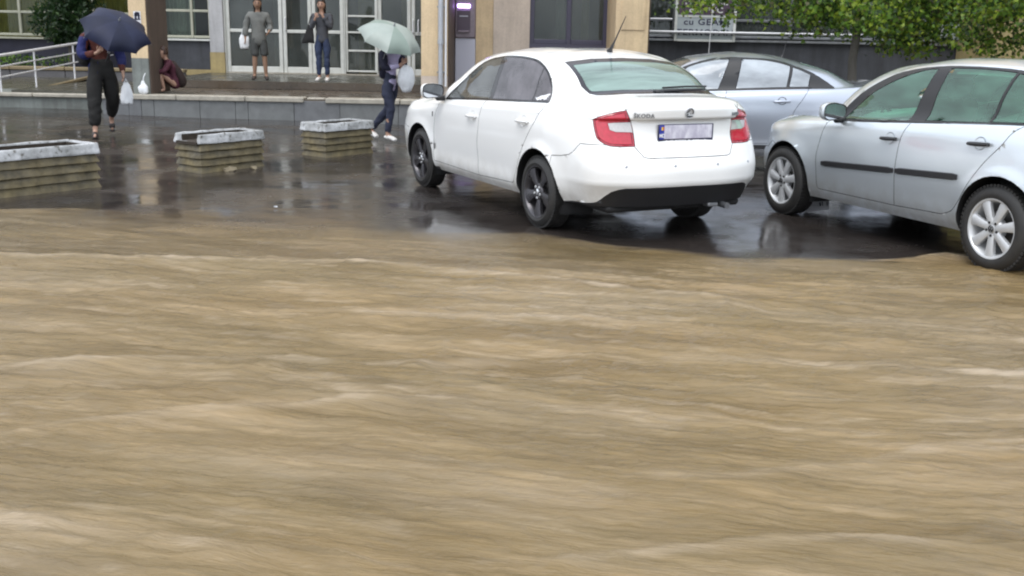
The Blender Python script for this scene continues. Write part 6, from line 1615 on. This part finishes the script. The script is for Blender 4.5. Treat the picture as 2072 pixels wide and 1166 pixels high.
def leaves(name, pts, size, mats, parent, shape=LOB, up=.6, seed=1, droop=.5, kind=True):
    rn = np.random.default_rng(seed); n = len(pts); S_ = np.array([(x_, y_ - .1, 0) for x_, y_ in shape]); k = len(S_)
    d = rn.normal(size=(n, 3)); d[:, 2] -= droop; d /= np.linalg.norm(d, axis=1, keepdims=True)
    u0 = rn.normal(size=(n, 3)); u0[:, 2] += up; s_ = np.cross(d, u0); s_ /= np.maximum(np.linalg.norm(s_, axis=1, keepdims=True), 1e-6); nn = np.cross(s_, d)
    sz = size * rn.uniform(.65, 1.2, (n, 1, 1))
    fold = np.abs(S_[:, 0])[None, :, None] * .35
    V = np.asarray(pts)[:, None, :] + sz * (S_[None, :, 0, None] * s_[:, None, :] + S_[None, :, 1, None] * d[:, None, :] + fold * nn[:, None, :])
    F = np.arange(n * k).reshape(n, k)
    me = bpy.data.meshes.new(name); me.vertices.add(n * k); me.vertices.foreach_set('co', V.reshape(-1)); me.loops.add(n * k); me.loops.foreach_set('vertex_index', F.ravel().astype(np.int32))
    me.polygons.add(n); me.polygons.foreach_set('loop_start', (np.arange(n) * k).astype(np.int32))
    for t in mats: me.materials.append(MAT[t])
    me.polygons.foreach_set('material_index', rn.choice(len(mats), n, p=np.array([1.0] * len(mats)) / len(mats)).astype(np.int32))
    me.update(); o = link(name, me, parent)
    if kind: o['kind'] = 'stuff'
    return o
tree = empty('maple_tree', (5.05, 16.1, float(z_ground(5.05, 16.1)))); tag(tree, 'leafy green maple tree hanging over the parked cars', 'tree')
tw = Vector(tree.location)
MB().tube([(0, 0, -.05), (.02, 0, .6), (-.02, .03, 1.4), (.05, .02, 2.4), (.1, 0, 3.4)], [.11, .075, .065, .055, .045], 10).build('trunk', 'bark', tree)
rn = random.Random(5); PX = [2.2, 2.3, 2.6, 2.8, 3.0, 3.2, 3.5, 3.8, 4.1, 4.4, 4.8, 5.1, 5.35, 5.6, 5.9, 6.15, 6.4, 6.7, 6.95, 7.1, 7.4, 7.6, 7.9, 9.5]
PZ = [2.2, 2.10, 1.97, 2.02, 2.05, 1.98, 1.88, 1.84, 1.70, 1.78, 1.68, 1.74, 1.52, 1.45, 1.40, 1.52, 1.86, 1.90, 1.58, 1.42, 1.46, 1.68, 1.80, 1.9]
pts = []; br = MB(); twig_ends = []
for i in range(820):
    x_ = rn.uniform(2.3, 9.2)
    if x_ < 4.0 and rn.random() < .62: continue
    y_ = rn.gauss(15.8, .75); zb = float(np.interp(x_, PX, PZ)); z_ = zb + .06 + abs(rn.gauss(0, .10)) + (rn.random() ** 1.5) * 1.7
    r_ = rn.uniform(.16, .36)
    twig_ends.append((x_, y_, z_))
    for _ in range(rn.randint(34, 62)):
        pts.append((x_ + rn.gauss(0, r_ * .62), y_ + rn.gauss(0, r_ * .6), max(z_ + rn.gauss(0, r_ * .42), zb - .03 - .12 * rn.random() ** 2)))
for (ax_, az_, bx_, bz_, y_) in ((2.95, 1.75, 3.3, 2.2, 15.6), (5.72, 1.45, 5.5, 2.0, 15.7), (6.75, 1.45, 6.7, 2.1, 15.6), (6.95, 1.42, 7.0, 2.0, 15.8), (2.4, 1.97, 3.0, 2.2, 15.6)):
    for q in range(90):
        t = rn.random(); pts.append((ax_ + (bx_ - ax_) * t + rn.gauss(0, .07), y_ + rn.gauss(0, .1), az_ + (bz_ - az_) * t + rn.gauss(0, .05)))
P_ = np.array(pts) - np.array(tw)
kk = rng.random(len(P_))
leaves('foliage', P_[kk < .42], .072, ['leaf_bright', 'leaf_mid'], tree, seed=2); leaves('foliage', P_[(kk >= .42) & (kk < .80)], .070, ['leaf_mid', 'leaf_dark'], tree, seed=3); leaves('foliage', P_[kk >= .80], .066, ['leaf_dark', 'leaf_olive'], tree, seed=4)
for k in range(14):
    e = rn.choice(twig_ends); a = Vector((.05, .02, rn.uniform(1.9, 3.0))); e = Vector(e) - tw; mdl = (a + e) / 2 + Vector((0, 0, .35))
    MB().tube([a, a.lerp(mdl, .6), mdl, mdl.lerp(e, .6), e], [.035, .027, .02, .013, .006], 6).build('limb', 'bark', tree)
con = empty('conifer_shrub', (-10.1, 24.3, .6)); tag(con, 'dark green conifer shrub standing in the stone bed under the left windows', 'shrub')
MB().tube([(0, 0, -.1), (.02, 0, .5), (0, .02, 1.2)], [.05, .04, .02], 8).build('trunk', 'bark', con)
NEED = [(0, 0), (.10, .25), (.22, .42), (.09, .55), (.16, .78), (0, 1.0), (-.16, .78), (-.09, .55), (-.22, .42), (-.10, .25)]
cp_ = []
for i in range(5200):
    a = rn.uniform(0, 6.283); z_ = rn.uniform(.55, 2.1); lob = .80 + .22 * math.sin(3 * a + z_ * 4) + .15 * math.sin(7 * a - 5 * z_)
    rr_ = (.78 if z_ < 1.25 else .78 - (z_ - 1.25) * .30) * min(1, (z_ - .38) * 2.2) * lob * rn.random() ** .45
    cp_.append((rr_ * math.cos(a) + (.35 if z_ > 1.35 else 0) * (z_ - 1.35), rr_ * math.sin(a) * .8, z_))
cp_ = np.array(cp_); leaves('foliage', cp_[:3600], .13, ['conifer'], con, NEED, seed=6, droop=-.7); leaves('foliage', cp_[3600:], .12, ['conifer', 'conifer_light'], con, NEED, seed=7, droop=-.9)
OV = [(0, 0), (.18, .2), (.24, .5), (.14, .8), (0, 1), (-.14, .8), (-.24, .5), (-.18, .2)]
for k in range(16):
    x_ = -14.2 + k * .27 + rn.uniform(-.05, .05); y_ = 23.75 + rn.uniform(-.1, .35); h_ = rn.uniform(.16, .36)
    side = x_ > -11.2
    b_ = empty('bedding_plant', (x_, y_, .63)); tag(b_, 'low leafy green plant growing in the stone flower bed' if not side else 'grey green bushy plant at the right of the stone flower bed', 'plant', 'bedding plants in the flower bed' if not side else 'grey green bedding plants')
    q = [(rn.gauss(0, .11), rn.gauss(0, .10), h_ * rn.random() ** .6) for _ in range(70)]
    leaves('leaf_mass', np.array(q), .085, ['bed_leaf', 'leaf_mid'] if not side else ['bed_leaf_grey', 'leaf_mid', 'leaf_dark'], b_, OV, seed=20 + k, droop=-.4)
    for s_ in range(3): MB().tube([(0, 0, -.02), (rn.uniform(-.05, .05), rn.uniform(-.05, .05), h_ * .8)], .005, 5).build('stem', 'leaf_mid', b_)

# scraps of litter washed along the water's edge
for k, (x_, y_) in enumerate(((-2.18, 9.55),)):
    mb = MB(); a = rn.uniform(0, 3); q = []
    for j in range(7): q.append((.022 * math.cos(j * .9 + a) * rn.uniform(.6, 1.3), .016 * math.sin(j * .9 + a) * rn.uniform(.6, 1.3), .012 + .012 * rn.random()))
    vs = q + [(p[0], p[1], p[2] - .006) for p in q]; n = len(q)
    mb.add(vs, [tuple(range(n)), tuple(reversed(range(n, 2 * n)))] + [(j, n + j, n + (j + 1) % n, (j + 1) % n) for j in range(n)])
    o = mb.build('litter_scrap', 'paper', None, False); o.location = (x_, y_, float(z_ground(x_, y_)) + .004)
    tag(o, 'tiny pale scrap of litter lying on the wet asphalt near the water edge', 'litter')
